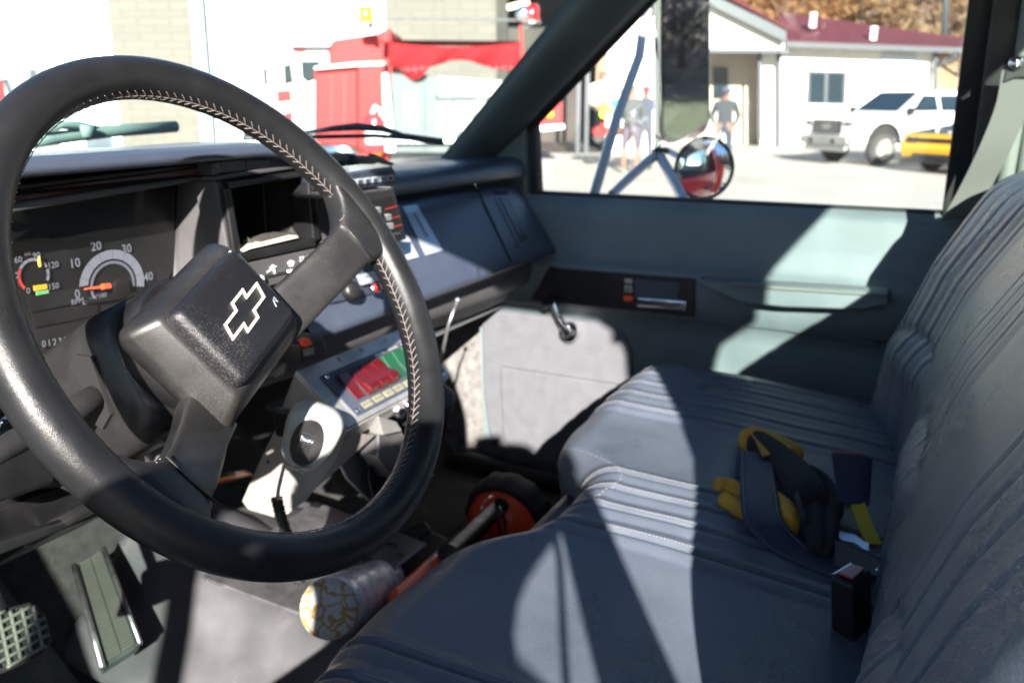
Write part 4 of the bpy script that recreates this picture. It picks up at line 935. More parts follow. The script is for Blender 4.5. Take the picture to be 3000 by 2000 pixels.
# side plate going down to the tunnel
sx=TL.x+.006
b=MB(); b.prism([at(x,y,'X',sx) for x,y in [(690,868),(797,990),(770,1060),(700,1150),(645,1192),(570,1170),(556,1150),(600,1050),(645,960)]],(.003,0,0)); b.build('side_plate',M['alup'],sc_,bevel=.0008)
for x,y in ((616,1060),(660,1075),(676,1000),(737,1010)):
    b=MB(); b.lathe([(.0022,0),(.0022,.001)],at(x,y,'X',sx),(-1,0,0),10); b.build('rivet_hole',M['deep'],sc_)
b=MB(); b.prism([at(797,990,'X',sx+.004),at(690,1150,'X',sx+.004),at(705,1140,'X',sx+.05),at(860,1000,'X',sx+.06)],(0,.003,0)); b.build('corner_brace',M['alup'],sc_)
# grey folded foot under it
b=MB(); b.prism([(.79,.64,-.625),(.79,.84,-.612),(1.03,.84,-.605),(1.03,.64,-.63)],(0,0,.004)); b.build('mounting_foot',M['steel'],sc_,bevel=.001)
# wires behind
b=MB(); b_w=[(M['redsw'],0),(M['greensw'],.01),(M['amber'],.02),(M['org'],.03),(M['blackmat'],.04)]
wr=thing('wiring_loom','loose coloured wires hanging behind the aluminium side plate','wires',at(545,1080,'Y',.75))
for mt,o in b_w:
    b=MB(); b.tube([at(500,1090+o*500,'Y',.72),at(560,1080+o*300,'Y',.74),at(600,1100-o*400,'Y',.78),at(660,1060+o*600,'Y',.80)],.0018,6); b.build('wire',mt,wr,smooth='all')
# microphone
mc_=thing('handheld_microphone','pale grey radio microphone with black speaker oval and coiled cord','microphone',at(715,1010,'X',.70))
mo_=at(712,1006,'X',.705); mu=(at(695,1065,'X',.70)-at(735,950,'X',.72)).normalized()   # long axis (towards the cord)
mu=V((-.10,.35,-.93)).normalized(); nrm=V((-.83,-.50,.25)); nrm=(nrm-mu*nrm.dot(mu)).normalized(); ms=mu.cross(nrm)
def mp(a,s_,h): return mo_+mu*a+ms*s_+nrm*h
b=MB(); rings=[]
for h,k in((-.022,.86),(-.016,.97),(-.004,1.0),(.006,.97),(.011,.86),(.0135,.70),(.0142,.45)):
    rings.append([mp(x,y*(1-.18*(x/.042)),h) for x,y in rrect(.071*k,.055*k,.022*k,6)])
b.loft(rings); b.build('mic_shell',M['mic'],mc_,smooth='all')
b=MB(); ov=[mp(-.002+.027*math.cos(t),.0165*math.sin(t),.0132+.0016*math.cos(t*.5)**2) for t in [2*math.pi*k/32 for k in range(32)]]
b.prism(ov,nrm*.0024); b.build('speaker_oval',M['black'],mc_,bevel=.0008)
b=MB()
for k in range(6): b.tube([mp(-.012,(-.006+k*.0024),.0162),mp(.002,-.004+k*.0022,.0168),mp(.013,-.006+k*.0024,.0162)],.0006,5)
b.build('grille_bar',M['chrome'],mc_,smooth='all')
b=MB(); b.tube([mp(.022,-.012,.0152),mp(.030,.004,.0145)],.0005,5); b.build('print_line',M['ink'],mc_)
b=MB(); b.box(mp(-.004,.030,-.006),(.012,.02,.03)); b.build('push_to_talk_key',M['black'],mc_,bevel=.003)
b=MB(); e=mp(.0345,-.004,-.004); c1_=at(637,1145,'X',.715)
b.tube([e,e+mu*.008],[.006,.0045],10)
b.tube([e+mu*.006,at(652,1070,'X',.705),at(640,1120,'X',.712),c1_],.0022,8); b.build('cord',M['mic'],mc_,smooth='all')
b=MB(); q=[];N0=170; P0=[at(635,1142,'X',.722),at(645,1185,'X',.735),at(660,1230,'X',.75),at(672,1290,'X',.775),at(690,1340,'X',.80)]
for k in range(N0+1):
    t=k/N0*(len(P0)-1); i=min(int(t),len(P0)-2); p=P0[i].lerp(P0[i+1],t-i); a=k*.95
    q.append(p+RT*(.0058*math.cos(a))+F*(.0058*math.sin(a)))
b.tube(q,.0016,6); b.build('coiled_cord',M['blackmat'],mc_,smooth='all')
# spotlight / metal clamp bracket right of the console
gbk=thing('clamp_bracket','worn metal clamp bracket with bolts under the switch box','bracket',at(930,970,'Y',.60))
yb=.60
def bar2(pts,mt,name,par,y,th,bev=.002): b=MB(); b.prism(pl(pts,'Y',y),(0,th,0)); return b.build(name,mt,par,bevel=bev)
bar2([(870,960),(905,965),(930,1000),(935,1040),(1000,1090),(985,1110),(905,1100),(870,1050)],M['steel'],'clamp_arm',gbk,.62,.03,.003)
bar2([(868,955),(912,968),(925,990),(880,1000)],M['alu'],'clamp_jaw',gbk,.60,.02,.002)
b=MB(); b.tube([at(905,930,'Y',.62),at(950,925,'Y',.62),at(980,950,'Y',.62),at(985,1000,'Y',.62),at(965,1060,'Y',.62)],.012,12); b.build('clamp_casting',M['alu'],gbk,smooth='all')
for x,y,r in((915,945,.008),(935,930,.009),(955,975,.010),(940,1000,.007),(960,940,.009)):
    b=MB(); b.lathe([(r,0),(r,.008),(r*.7,.012),(0,.013)],at(x,y,'Y',.605),(-.5,-.8,.2),6 if r<.009 else 16); b.build('bolt',M['chrome'],gbk,smooth=True)
bar2([(800,1010),(850,1000),(915,1055),(945,1110),(925,1160),(880,1180),(800,1100),(780,1060)],M['steel'],'swivel_plate',gbk,.66,.006,.002)
bar2([(850,1010),(900,1050),(905,1160),(872,1200),(850,1100)],M['black'],'strap_plate',gbk,.645,.004,.001)
b=MB(); b.lathe([(.006,0),(.006,.003),(0,.005)],at(902,1068,'Y',.645),(-.3,-1,.2),14); b.build('bolt',mat('copper_bolt',(.6,.25,.15),.3,metal=.8),gbk,smooth='all')
# black plastic box at right of the rim
pb=thing('plastic_box','dark plastic box with rounded lid hanging under the dash, right of the wheel rim','box',at(1010,940,'Y',.68))
bar2([(960,885),(1012,868),(1046,900),(1048,925),(1000,950)],M['dash'],'lid',pb,.66,.03,.004)
bar2([(985,945),(1045,925),(1025,1000),(985,1060),(960,1010)],M['black'],'body',pb,.67,.05,.003)
# control lever with ball tip
lv=thing('ball_tip_rod','thin steel rod with ball tip standing below the dashboard','lever',at(1015,830,'Y',.70))
b=MB(); b.tube([at(1050,692,'Y',.66),at(1030,745,'Y',.67),at(1012,830,'Y',.69),at(1005,900,'Y',.71)],[.0022,.0026,.0032,.0036],8); b.build('rod',M['steel'],lv,smooth='all')
b=MB(); b.lathe([(0,-.005),(.0035,-.0035),(.005,0),(.0035,.0035),(0,.005)],at(1051,689,'Y',.66),(0,0,1),14); b.build('ball',M['steel'],lv,smooth='all')
# small switch guard left of console
tg=thing('guarded_toggle','red guarded toggle switch in a black box behind the horn pad','toggle switch',at(715,800,'Y',.66))
bar2([(690,790),(740,768),(752,800),(748,822),(690,840)],M['black'],'toggle_box',tg,.665,.03,.003)
bar2([(700,782),(712,776),(718,790),(706,797)],M['org'],'red_guard',tg,.655,.01,.001)
bar2([(696,802),(720,797),(722,812),(700,818)],M['label'],'label',tg,.663,.001,0)

# =================================================================== FLOOR AREA
tc_=thing('tunnel_cover','moulded grey engine tunnel cover with bolt heads, lit in a broad strip','tunnel cover',(.9,.75,-.76))
def tcf(u,v):
    # u across (driver foot well edge .. centre), v from front of hump to rear
    x=.70+.42*u; y=1.02-.55*v
    ridge=math.exp(-((x-.90)/.10)**4)
    z=-.772+.085*min(1,max(0,(x-.70)/.12))**.8*(1) +.05*ridge*(1-v*.9)+ .10*max(0,.45-v)
    return V((x,y,z))
b=MB(); b.grid(tcf,40,40); o=b.build('cover_shell',M['tunnel'],tc_,smooth='all'); TT=bvh(o); o.modifiers.new('s','SOLIDIFY').thickness=-.004
b=MB(); L=[(395,1470),(450,1492),(540,1520),(625,1548),(648,1500),(668,1452),(705,1410),(745,1382)]
Q=[]
for (x0,y0),(x1,y1) in zip(L,L[1:]): Q+=[hit(TT,x0+(x1-x0)*k/6,y0+(y1-y0)*k/6,.001) for k in range(6)]
b.tube(Q,.0022,6); b.build('cover_edge',M['dashgrey'],tc_,smooth='all')
for x,y in ((668,1424),(232,1450)):
    q=at(x,y,'Z',-.715); b=MB(); b.lathe([(.012,0),(.011,.004),(.006,.007),(0,.0075)],q,(-.2,-.2,1),20); b.build('bolt_head',M['alup'],tc_,smooth=True)
ap=thing('accelerator_pedal','long ribbed accelerator pedal with bright side trim','pedal',at(240,1400,'Y',.95))
pa=[at(170,1300,'Y',1.0),at(238,1260,'Y',1.0),at(322,1480,'Y',.86),at(235,1535,'Y',.86)]
pn=(pa[1]-pa[0]).cross(pa[3]-pa[0]).normalized(); pn=pn if pn.dot(F)<0 else -pn
b=MB(); b.prism(pa,-pn*.012); b.build('pedal_plate',M['mat'],ap,bevel=.002)
b=MB()
for k in range(36):
    t=.02+.96*k/36
    for s0,s1 in((.16,.50),(.54,.88)):
        q=[pa[0].lerp(pa[3],t),pa[1].lerp(pa[2],t)]; t2=t+.013; q2=[pa[0].lerp(pa[3],t2),pa[1].lerp(pa[2],t2)]
        b.prism([q[0].lerp(q[1],s0),q[0].lerp(q[1],s1),q2[0].lerp(q2[1],s1),q2[0].lerp(q2[1],s0)],pn*.003)
b.build('pedal_rib',mat('pedal_rubber',(.10,.105,.09),.7,.2,500,var=.2,dust=.3),ap)
b=MB(); b.tube([pa[0]+pn*.002,pa[3]+pn*.002],.004,8); b.tube([pa[1]+pn*.002,pa[2]+pn*.002],.003,8); b.build('side_trim',M['steel'],ap,smooth='all')
bp_=thing('brake_pedal','worn brake pedal with a square grid tread at the lower left','pedal',at(50,1460,'Y',.74))
bn=V((-.25,-.80,.62)).normalized(); bk_=bn.dot(at(50,1460,'Y',.75))
pb_=[atp(x,y,bn,bk_) for x,y in [(-60,1440),(0,1398),(75,1378),(108,1410),(120,1468),(102,1500),(10,1542),(-60,1556)]]
b=MB(); b.prism(pb_,-bn*.014); b.build('pedal_pad',M['blackmat'],bp_,bevel=.004)
b=MB(); o0=atp(-75,1445,bn,bk_); U_=(atp(105,1350,bn,bk_)-o0); V_=(atp(-45,1590,bn,bk_)-o0)
def bg(a,c,h=.001):
    p=o0+U_*a+V_*c; 
    # drop onto pad plane
    k=(pb_[0]-p).dot(bn); return p+bn*(k+h)
cpad=sum(pb_,V((0,0,0)))/8
for k in range(8):
    for a0,c0_,a1,c1 in ((.10+k*.14,-.1,.10+k*.14,1.2),(-.1,.02+k*.14,1.4,.02+k*.14)):
        seg=[bg(a0+(a1-a0)*t/24,c0_+(c1-c0_)*t/24,.0015) for t in range(25)]
        # keep the points inside the pad outline
        def inside(p):
            s=None; p=cpad+(p-cpad)*1.07
            for i in range(8):
                e_=(pb_[(i+1)%8]-pb_[i]).cross(p-pb_[i]).dot(bn)
                if s is None: s=e_>0
                elif (e_>0)!=s: return False
            return True
        seg=[p for p in seg if inside(p)]
        if len(seg)>2: b.tube(seg,.0022,5)
b.build('grid_tread',mat('worn_tread',(.10,.105,.085),.6,dust=.3),bp_,smooth='all')
b=MB(); b.tube([cpad-bn*.012,cpad+V((.02,.12,.12)),cpad+V((.03,.22,.30))],.008,8); b.build('pedal_arm',M['black'],bp_,smooth='all')
# lantern
ln=thing('handheld_lantern','orange lantern with black rubber bezel, black grip and wire clip on the floor','lantern',at(1160,1190,'Z',-.72))
lc=at(1168,1186,'Y',.68); la=V((.62,.28,-.62)).normalized(); la=V((.80,.42,.18)).normalized()
la=(F*.78+RT*.42+UP*.38).normalized()
b=MB(); b.lathe([(.034,-.070),(.058,-.056),(.067,-.034),(.070,.0)],lc,la,40); b.build('orange_shell',M['org'],ln,smooth=True)
b=MB(); b.lathe([(.064,-.024),(.076,-.022),(.080,-.004),(.080,.022),(.074,.030),(.0,.026)],lc,la,72,rib=(3,.035)); b.build('rubber_bezel',M['blackmat'],ln,smooth=True)
g0=at(1140,1170,'Y',.655); g1_=at(1030,1275,'Y',.58)
b=MB(); b.tube([g0+(g0-g1_)*.1,g0,g0.lerp(g1_,.5),g1_],[.010,.014,.0155,.016],16); b.build('grip',M['black'],ln,smooth=True)
b=MB(); b.lathe([(.010,-.004),(.014,0),(.010,.004)],at(1152,1158,'Y',.64),-la,18); b.build('swivel_ring',M['blackmat'],ln,smooth=True)
b=MB(); b.tube([at(1103,1180,'Y',.63),at(1108,1155,'Y',.63),at(1128,1139,'Y',.63),at(1140,1140,'Y',.63),at(1150,1165,'Y',.62),at(1145,1185,'Y',.62)],.0012,6); b.build('wire_clip',M['chrome'],ln,smooth='all')
b=MB(); b.tube([at(1148,1170,'Y',.62),at(1160,1195,'Y',.61),at(1160,1220,'Y',.61),at(1152,1235,'Y',.61),at(1146,1210,'Y',.61),at(1145,1180,'Y',.61)],.0022,6); b.build('carabiner',M['black'],ln,smooth='all')
b=MB(); b.prism([at(x,y,'Y',yy) for x,y,yy in [(1062,1215,.66),(1072,1222,.655),(1000,1290,.60),(912,1380,.565),(905,1352,.575),(985,1280,.615)]],V((.012,.02,-.02)))
b.prism([at(x,y,'Y',yy) for x,y,yy in [(1000,1276,.60),(1040,1262,.60),(1030,1285,.59),(915,1382,.555),(908,1345,.57)]],V((.01,.02,-.03))); b.build('orange_body',M['org'],ln,bevel=.003)
b=MB(); b.tube([at(990,1310,'Y',.575),at(985,1290,'Y',.58),at(998,1270,'Y',.585),at(1010,1268,'Y',.59)],.0011,6); b.build('wire_bail',M['steel'],ln,smooth='all')
# roll wrapped in white mesh tape
rl=thing('wrapped_roll','white pearly wrapped roll with a yellow veined knit end, lying on the floor hump','roll',at(755,1395,'Z',-.6))
ca,cb=at(757,1397,'Y',.585),at(872,1322,'Y',.70); cb=at(905,1322,'Y',.70)
ra=(cb-ca).normalized(); mw=mat('pearly_wrap',(.66,.66,.74),.28,.9,90,var=.18,vscale=60,coat=.4)
rk=.0345
b=MB(); L=(cb-ca).length; b.lathe([(rk*.97,0),(rk*1.02,.004)]+[(rk*(1.02-.10*t+.012*math.sin(t*37)),.004+L*t) for t in [k/24 for k in range(25)]],ca,ra,40); b.build('roll_side',mw,rl,smooth=True)
# end cap material: fine knit plus yellow veins
mk=bpy.data.materials.new('knit_end'); mk.use_nodes=True; n=mk.node_tree.nodes; l=mk.node_tree.links; bs_=n['Principled BSDF']; bs_.inputs['Roughness'].default_value=.8
tcn=n.new('ShaderNodeTexCoord'); vo=n.new('ShaderNodeTexVoronoi'); vo.feature='DISTANCE_TO_EDGE'; vo.inputs['Scale'].default_value=55; nz=n.new('ShaderNodeTexNoise'); nz.inputs['Scale'].default_value=60
ad=n.new('ShaderNodeVectorMath'); ad.operation='MULTIPLY_ADD'; ad.inputs[1].default_value=(.02,.02,.02); l.new(tcn.outputs['Object'],nz.inputs[0]); l.new(nz.outputs['Color'],ad.inputs[0]); l.new(tcn.outputs['Object'],ad.inputs[2]); l.new(ad.outputs[0],vo.inputs[0])
cr2=n.new('ShaderNodeValToRGB'); cr2.color_ramp.elements[0].color=(.36,.22,.07,1); cr2.color_ramp.elements[1].color=(.46,.44,.44,1); cr2.color_ramp.elements[0].position=.05; cr2.color_ramp.elements[1].position=.10
l.new(vo.outputs['Distance'],cr2.inputs[0]); wv=n.new('ShaderNodeTexVoronoi'); wv.feature='DISTANCE_TO_EDGE'; wv.inputs['Scale'].default_value=420; l.new(tcn.outputs['Object'],wv.inputs[0])
cr3=n.new('ShaderNodeMapRange'); cr3.inputs[1].default_value=0; cr3.inputs[2].default_value=.12; cr3.inputs[3].default_value=.6; cr3.inputs[4].default_value=1; l.new(wv.outputs['Distance'],cr3.inputs[0])
mx=n.new('ShaderNodeMix'); mx.data_type='RGBA'; mx.blend_type='MULTIPLY'; mx.inputs[0].default_value=1; l.new(cr2.outputs[0],mx.inputs[6]); l.new(cr3.outputs[0],mx.inputs[7]); l.new(mx.outputs[2],bs_.inputs['Base Color'])
b=MB(); b.lathe([(rk*.985,.0),(rk*.97,-.003),(rk*.6,-.0042),(0,-.0045)],ca,ra,40); b.build('knit_end',mk,rl,smooth='all')
# black box on the tunnel behind the rim
tb=thing('lantern_charger','black charger cradle mounted on the floor hump beside the roll','charger',at(1000,1250,'Z',-.64))
b=MB(); b.prism([at(x,y,'Z',-.645) for x,y in [(900,1290),(985,1215),(1060,1250),(985,1330)]],(0,0,-.04)); b.build('cradle_body',M['black'],tb,bevel=.004)
b=MB(); b.prism([at(x,y,'Z',-.640) for x,y in [(925,1215),(975,1195),(990,1212),(950,1240)]],(0,0,-.01)); b.build('cradle_lip',M['black'],tb,bevel=.002)

# wipers
w1=thing('wiper','black wiper blade lying across the lower windshield on the passenger side','wiper',(1.3,1.1,-.09))
def wq(x,y,Y): return at(x,y,'Y',Y)
b=MB(); b.tube([wq(560,318,1.13),wq(700,315,1.10),wq(860,312,1.06),wq(940,318,1.03),wq(1018,330,.985)],(.005,.0045),8); b.build('rubber_blade',M['wiper'],w1,smooth='all')
b=MB(); b.tube([wq(560,308,1.13),wq(700,305,1.10),wq(762,296,1.085),wq(820,291,1.07),wq(880,296,1.055),wq(925,311,1.04),wq(1017,324,.985)],[.003,.004,.006,.008,.007,.005,.0055],8); b.build('wiper_frame',M['wiper'],w1,smooth='all')
w2=thing('wiper','wiper tinted pale teal to show glare, lying across the windshield above the gauges','wiper',(.6,1.15,-.06))
b=MB(); b.tube([wq(30,330,1.06),wq(120,318,1.07),wq(250,302,1.08),wq(405,291,1.085)],(.006,.0085),8); b.build('rubber_blade',M['wiper2'],w2,smooth='all')
b=MB(); b.tube([wq(95,300,1.06),wq(140,287,1.065),wq(180,288,1.07),wq(230,297,1.08)],[.003,.006,.006,.004],8); b.box(wq(203,301,1.06),(.022,.006,.016)); b.build('wiper_frame',M['wiper2'],w2,smooth='all')
for q in (w1,w2): q['group']='windshield wipers'

# seat belt on the far pillar
pbt=thing('shoulder_belt','pale grey shoulder belt hanging from its bolt by the rear pillar','seat belt',at(2330,150,'X',1.5))
strip([at(2345,150,'X',1.49),at(2330,230,'X',1.49),at(2290,330,'X',1.49),at(2240,430,'X',1.50),at(2200,500,'X',1.50)],.048,.002,8,axis=lambda t:V((.12,-.95,.3)).normalized()).build('webbing',mat('grey_webbing',(.085,.087,.08),.8,.3,900),pbt,smooth=True)
b=MB(); b.prism([at(x,y,'X',1.485) for x,y in [(2310,150),(2352,128),(2400,130),(2400,180),(2330,182),(2300,195)]],(.012,0,0)); b.build('belt_guide',M['black'],pbt,bevel=.003)
b=MB(); b.lathe([(.010,0),(.009,.004),(0,.007)],at(2334,145,'X',1.483),(-1,-.2,.1),16); b.build('guide_bolt',M['chrome'],pbt,smooth='all')


# =================================================================== THE YARD OUTSIDE
def struct(name,b,mt,**k): o=b.build(name,mt,None,**k); o['kind']='structure'; return o
mcon=mat('concrete',(.33,.315,.285),.9,.3,3,var=.08,vscale=.6)
b=MB(); b.grid(lambda u,v: ex(-150+300*u,-120+300*v,GZ),6,6); struct('ground',b,mcon)
b=MB(); b.grid(lambda u,v: V((-40+110*u,-15-24*v,GZ+.02+1.3*v**1.3)),20,12); struct('grass_verge',b,M['grass'],smooth='all')
def hillz(r,d): return GZ+max(0,(d-46))*.30*(.75+.25*math.sin(r*.05))
b=MB(); b.grid(lambda u,v:(lambda r,d: ex(r,d,hillz(r,d)-.02))(-60+150*u,46+70*v),40,16); struct('hill',b,mat('leaf_litter',(.36,.25,.15),.95,.8,4,var=.4,vscale=1),smooth='all')
def plate_(pts,d,th=.2,b=None):
    b=b or MB(); b.prism([pe(x,y,d) for x,y in pts],FH*th); return b
def leafmat(nm,c1,c2):
    mt=bpy.data.materials.new(nm); mt.use_nodes=True; n=mt.node_tree.nodes; l=mt.node_tree.links; n.remove(n['Principled BSDF'])
    d=n.new('ShaderNodeBsdfDiffuse'); t=n.new('ShaderNodeBsdfTranslucent'); m_=n.new('ShaderNodeMixShader'); m_.inputs[0].default_value=.5
    tc=n.new('ShaderNodeTexCoord'); z=n.new('ShaderNodeTexNoise'); z.inputs['Scale'].default_value=.12; l.new(tc.outputs['Object'],z.inputs[0])
    r=n.new('ShaderNodeValToRGB'); r.color_ramp.elements[0].position=.38; r.color_ramp.elements[1].position=.62; r.color_ramp.elements[0].color=(*c1,1); r.color_ramp.elements[1].color=(*c2,1); l.new(z.outputs[0],r.inputs[0])
    for q in (d,t): l.new(r.outputs[0],q.inputs[0])
    l.new(d.outputs[0],m_.inputs[1]); l.new(t.outputs[0],m_.inputs[2]); l.new(m_.outputs[0],n['Material Output'].inputs[0]); return mt
M['leafo']=leafmat('orange_foliage',(.42,.20,.09),(.40,.27,.15)); M['leafb']=leafmat('tan_foliage',(.38,.29,.19),(.34,.22,.12))
# ---- fire station with brick piers and tall white doors
fs=thing('fire_station','tan block fire station with brick piers between tall white bay doors','fire station',ex(-4,26,GZ))
D=26.0
def zr(x,d=26.0): return rz(x,222,d)[0]
def wallr(r0,r1,z0,z1,d,th,b=None):
    b=b or MB(); b.prism([ex(r0,d,z0),ex(r1,d,z0),ex(r1,d,z1),ex(r0,d,z1)],FH*th); return b
H=5.2
for x0,x1 in ((268,478),(890,1140)):
    wallr(zr(x0),zr(x1),GZ,H,D,1.0).build('brick_pier',M['brick'],fs)
wallr(zr(975)-.0,zr(1000),GZ,H,D-.06,.08).build('pier_return',M['gutter'] if False else M['brick'],fs)
wallr(zr(455),zr(482),GZ,H,D-.03,.05).build('door_track',mat('track_blue',(.25,.33,.42),.5),fs)
for x0,x1 in ((-200,268),(482,890)):
    dr=wallr(zr(x0),zr(x1),GZ,H,D+.35,.1).build('bay_door',M['gdoor'],fs)
    b=MB()
    for k in range(1,8): wallr(zr(x0),zr(x1),GZ+k*.72,GZ+k*.72+.03,D+.33,.03,b)
    b.build('door_joint',M['alup'],dr)
wallr(zr(-200),zr(1560),H,H+1.2,D-.1,1.2).build('lintel',M['stucco'],fs)
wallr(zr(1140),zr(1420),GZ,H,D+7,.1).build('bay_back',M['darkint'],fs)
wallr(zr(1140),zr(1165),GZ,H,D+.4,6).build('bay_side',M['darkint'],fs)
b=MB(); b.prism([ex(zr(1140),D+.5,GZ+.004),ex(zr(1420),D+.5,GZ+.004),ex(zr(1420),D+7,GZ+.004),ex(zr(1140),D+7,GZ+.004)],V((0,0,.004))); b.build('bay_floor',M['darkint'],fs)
wallr(zr(1395),zr(1512),GZ,H,D+.2,.3).build('white_wall',M['stucco'],fs)
for x in (1325,1345): wallr(zr(x),zr(x+9),GZ,3,D+.1,.15).build('door_post',M['gutter'],fs)
b=MB(); b.tube([pe(1160,20,D+3),pe(1215,6,D+3)],.08,8); b.build('ceiling_lamp',mat('lamp_tube',(.9,.8,.5),.5,emit=.5),fs)
# ---- office wing with red roof
ow=thing('office_wing','low cream office wing with red metal roof, dark gutter and sliding window','building',ex(12,32,GZ))
D2=30.0
def z2(y,d): return rz(1176,y,d)[1]
def q2_(pts,d,th,name,mt,par=None,bev=0): return plate_(pts,d,th).build(name,mt,par or ow,bevel=bev)
q2_([(1500,113),(1500,-140),(1640,2),(1800,78),(1800,113)],D2-.8,.3,'gable',M['stucco'])
q2_([(1480,345),(1480,113),(1740,113),(1740,345)],D2+1.4,.2,'porch_wall',mat('beige_wall',(.45,.40,.33),.85))
q2_([(1748,345),(1748,98),(2152,112),(2152,372)],D2,.3,'wall',M['stucco'])
q2_([(1500,111),(1500,120),(1812,122),(1812,113)],D2-.9,.5,'fascia',M['gutter'])
q2_([(1500,-170),(1640,-10),(1806,70),(1806,98),(1640,16),(1500,-120)],D2-1.2,.5,'rake_board',M['gutter'])
b=MB()
A0=pe(1500,-185,D2-1.3);A1=pe(1660,-14,D2-1.3);A2=pe(1812,66,D2-1.3)
b.add([A0,A1,A2,A2+FH*9+V((0,0,.2)),A1+FH*9,A0+FH*9],[(0,1,2,3,4,5)])
e0,e1=pe(1795,96,D2-.6),pe(2215,112,D2-.6)
ridge0,ridge1=pe(1790,30,D2+5),pe(2215,90,D2+5)
b.add([e0,e1,ridge1+V((0,0,.0)),ridge0+V((0,0,.0))],[(0,1,2,3)]); b.build('roof',M['roofred'],ow,solid=.08)
q2_([(1805,96),(2212,110),(2212,122),(1805,108)],D2-.7,.12,'gutter',M['gutter'])
for x0,y1 in ((1746,322),(1790,345),(2150,250)):
    q2_([(x0-4,115),(x0+4,115),(x0+4,y1),(x0-4,y1)],D2-.35,.12,'downspout',M['gutter'])
b=MB(); b.tube([pe(2196,118,D2-.6),pe(2190,132,D2-.5),pe(2168,145,D2-.4),pe(2152,150,D2-.35)],.07,8); b.build('elbow_pipe',M['gutter'],ow,smooth='all')
wf=q2_([(1856,162),(1946,165),(1942,240),(1852,238)],D2-.05,.06,'window_frame',M['gutter'])
for a,c in ((1862,1895),(1903,1938)): q2_([(a,168),(c,169),(c-2,236),(a-2,235)],D2-.07,.03,'window_pane',M['glassd'],wf)
q2_([(2026,120),(2106,125),(2100,196),(2022,192)],D2-.06,.04,'wall_panel',mat('pale_panel',(.5,.55,.6),.6),ow)
q2_([(1638,156),(1672,156),(1672,226),(1638,226)],D2+1.3,.06,'dark_window',M['glassd'],ow)
q2_([(1500,160),(1500,345),(1560,345),(1560,160)],D2+1.25,.06,'porch_door',mat('grey_door',(.30,.28,.26),.7),ow)
for lab,x,y,h in (('slim white roof vent pipe standing higher up the red roof',1868,30,16),('short white roof vent pipe lower down the red roof',2007,62,12)):
    b=MB(); b.lathe([(.11,-.4),(.11,-.02),(.13,.0),(.13,.05),(0,.06)],pe(x,y+4,D2+1.6),(0,0,1),14); o=b.build('roof_vent',M['wpaint'],None,smooth=True); tag(o,lab,'roof vent','vent pipes on the red roof')
b=MB(); b.tube([pe(2168,120,D2+12),pe(2176,-160,D2+12)],[.13,.10],8); o=b.build('utility_pole',M['gutter'],None,smooth='all'); tag(o,'thin dark utility pole rising behind the red roof','utility pole')

# ---- trees
def crown_mesh(seed,n,mt,R,Hh,sz,name):
    rn=random.Random(seed); cl=[]
    for k in range(26):
        a=rn.uniform(0,6.28); r=R*math.sqrt(rn.random())*.85; z=Hh*(.30+.7*rn.random()); k2=1-abs(z/Hh-.55)*1.1
        cl.append((V((r*k2*math.cos(a),r*k2*math.sin(a),z)),rn.uniform(.22,.42)*R))
    b=MB()
    for i in range(n):
        c,s_=rn.choice(cl); d=V((rn.gauss(0,1),rn.gauss(0,1),rn.gauss(0,.8))).normalized()*s_*rn.random()**.4; p=c+d
        u=V((rn.gauss(0,1),rn.gauss(0,1),rn.gauss(0,1))).normalized(); v=u.orthogonal().normalized(); q=sz*rn.uniform(.5,1.3)
        b.add([p-u*q,p+v*q*.7,p+u*q,p-v*q*.7],[(0,1,2,3)])
    me=bpy.data.meshes.new(name); me.from_pydata(b.v,[],b.f); me.materials.append(mt); return me
def trunk_mesh(seed,Hh,r0,name):
    rn=random.Random(seed); b=MB(); b.tube([(0,0,-.5),(.05,0,Hh*.3),(.1,.1,Hh*.6),(.1,.1,Hh*.95)],[r0,r0*.8,r0*.5,r0*.12],8)
    for k in range(12):
        a=rn.uniform(0,6.28); z=Hh*rn.uniform(.25,.8); l_=Hh*.3; d=V((math.cos(a),math.sin(a),.9))
        b.tube([V((.08,.05,z)),V((.08,.05,z))+d*l_*.4,V((.08,.05,z))+d*l_+V((0,0,.3))],[r0*.35,r0*.2,r0*.05],5)
    me=bpy.data.meshes.new(name); me.from_pydata(b.v,[],b.f); me.materials.append(M['bark']); return me
b=MB(); b.grid(lambda u,v: V((-50+130*u,-38-60*v,GZ+1.2+22*v)),20,8); o=struct('wooded_bank',b,mat('bank_litter',(.17,.13,.10),.95,.8,3,var=.5,vscale=.6),smooth='all')
TV=[]
for k,mt in enumerate(('leafo','leafb','leafd')): TV.append((crown_mesh(k+3,3600 if k<2 else 1500,M[mt],3.2,8.5,.15,'crown'),trunk_mesh(k+9,8.5,.22,'trunk')))
def wood(name,label,spots):
    vs=[];fs=[];mi=[];mats=[M['leafo'],M['leafb'],M['leafd'],M['bark']]
    for p,k,sc_k,rot in spots:
        T=Matrix.Translation(p)@Matrix.Rotation(rot,4,'Z')@Matrix.Scale(sc_k,4)
        for me,m_ in ((TV[k][0],k),(TV[k][1],3)):
            o_=len(vs); vs+=[T@v.co for v in me.vertices]; fs+=[[i+o_ for i in q.vertices] for q in me.polygons]; mi+=[m_]*len(me.polygons)
    me=bpy.data.meshes.new(name); me.from_pydata(vs,[],fs)
    for q in mats: me.materials.append(q)
    for q,m_ in zip(me.polygons,mi): q.material_index=m_
    o=bpy.data.objects.new(name,me); C.objects.link(o); return tag(o,label,'woods',None,'stuff')
rn=random.Random(5); sp=[]
for i in range(60):
    d=50+rn.random()*30+(i%4)*5; x=1560+(i*97)%720; r=rz(x,222,d)[0]+rn.uniform(-1,1)
    sp.append((ex(r,d,hillz(r,d)-.3),0 if rn.random()<.5 else 1,rn.uniform(.8,1.25),rn.uniform(0,6)))
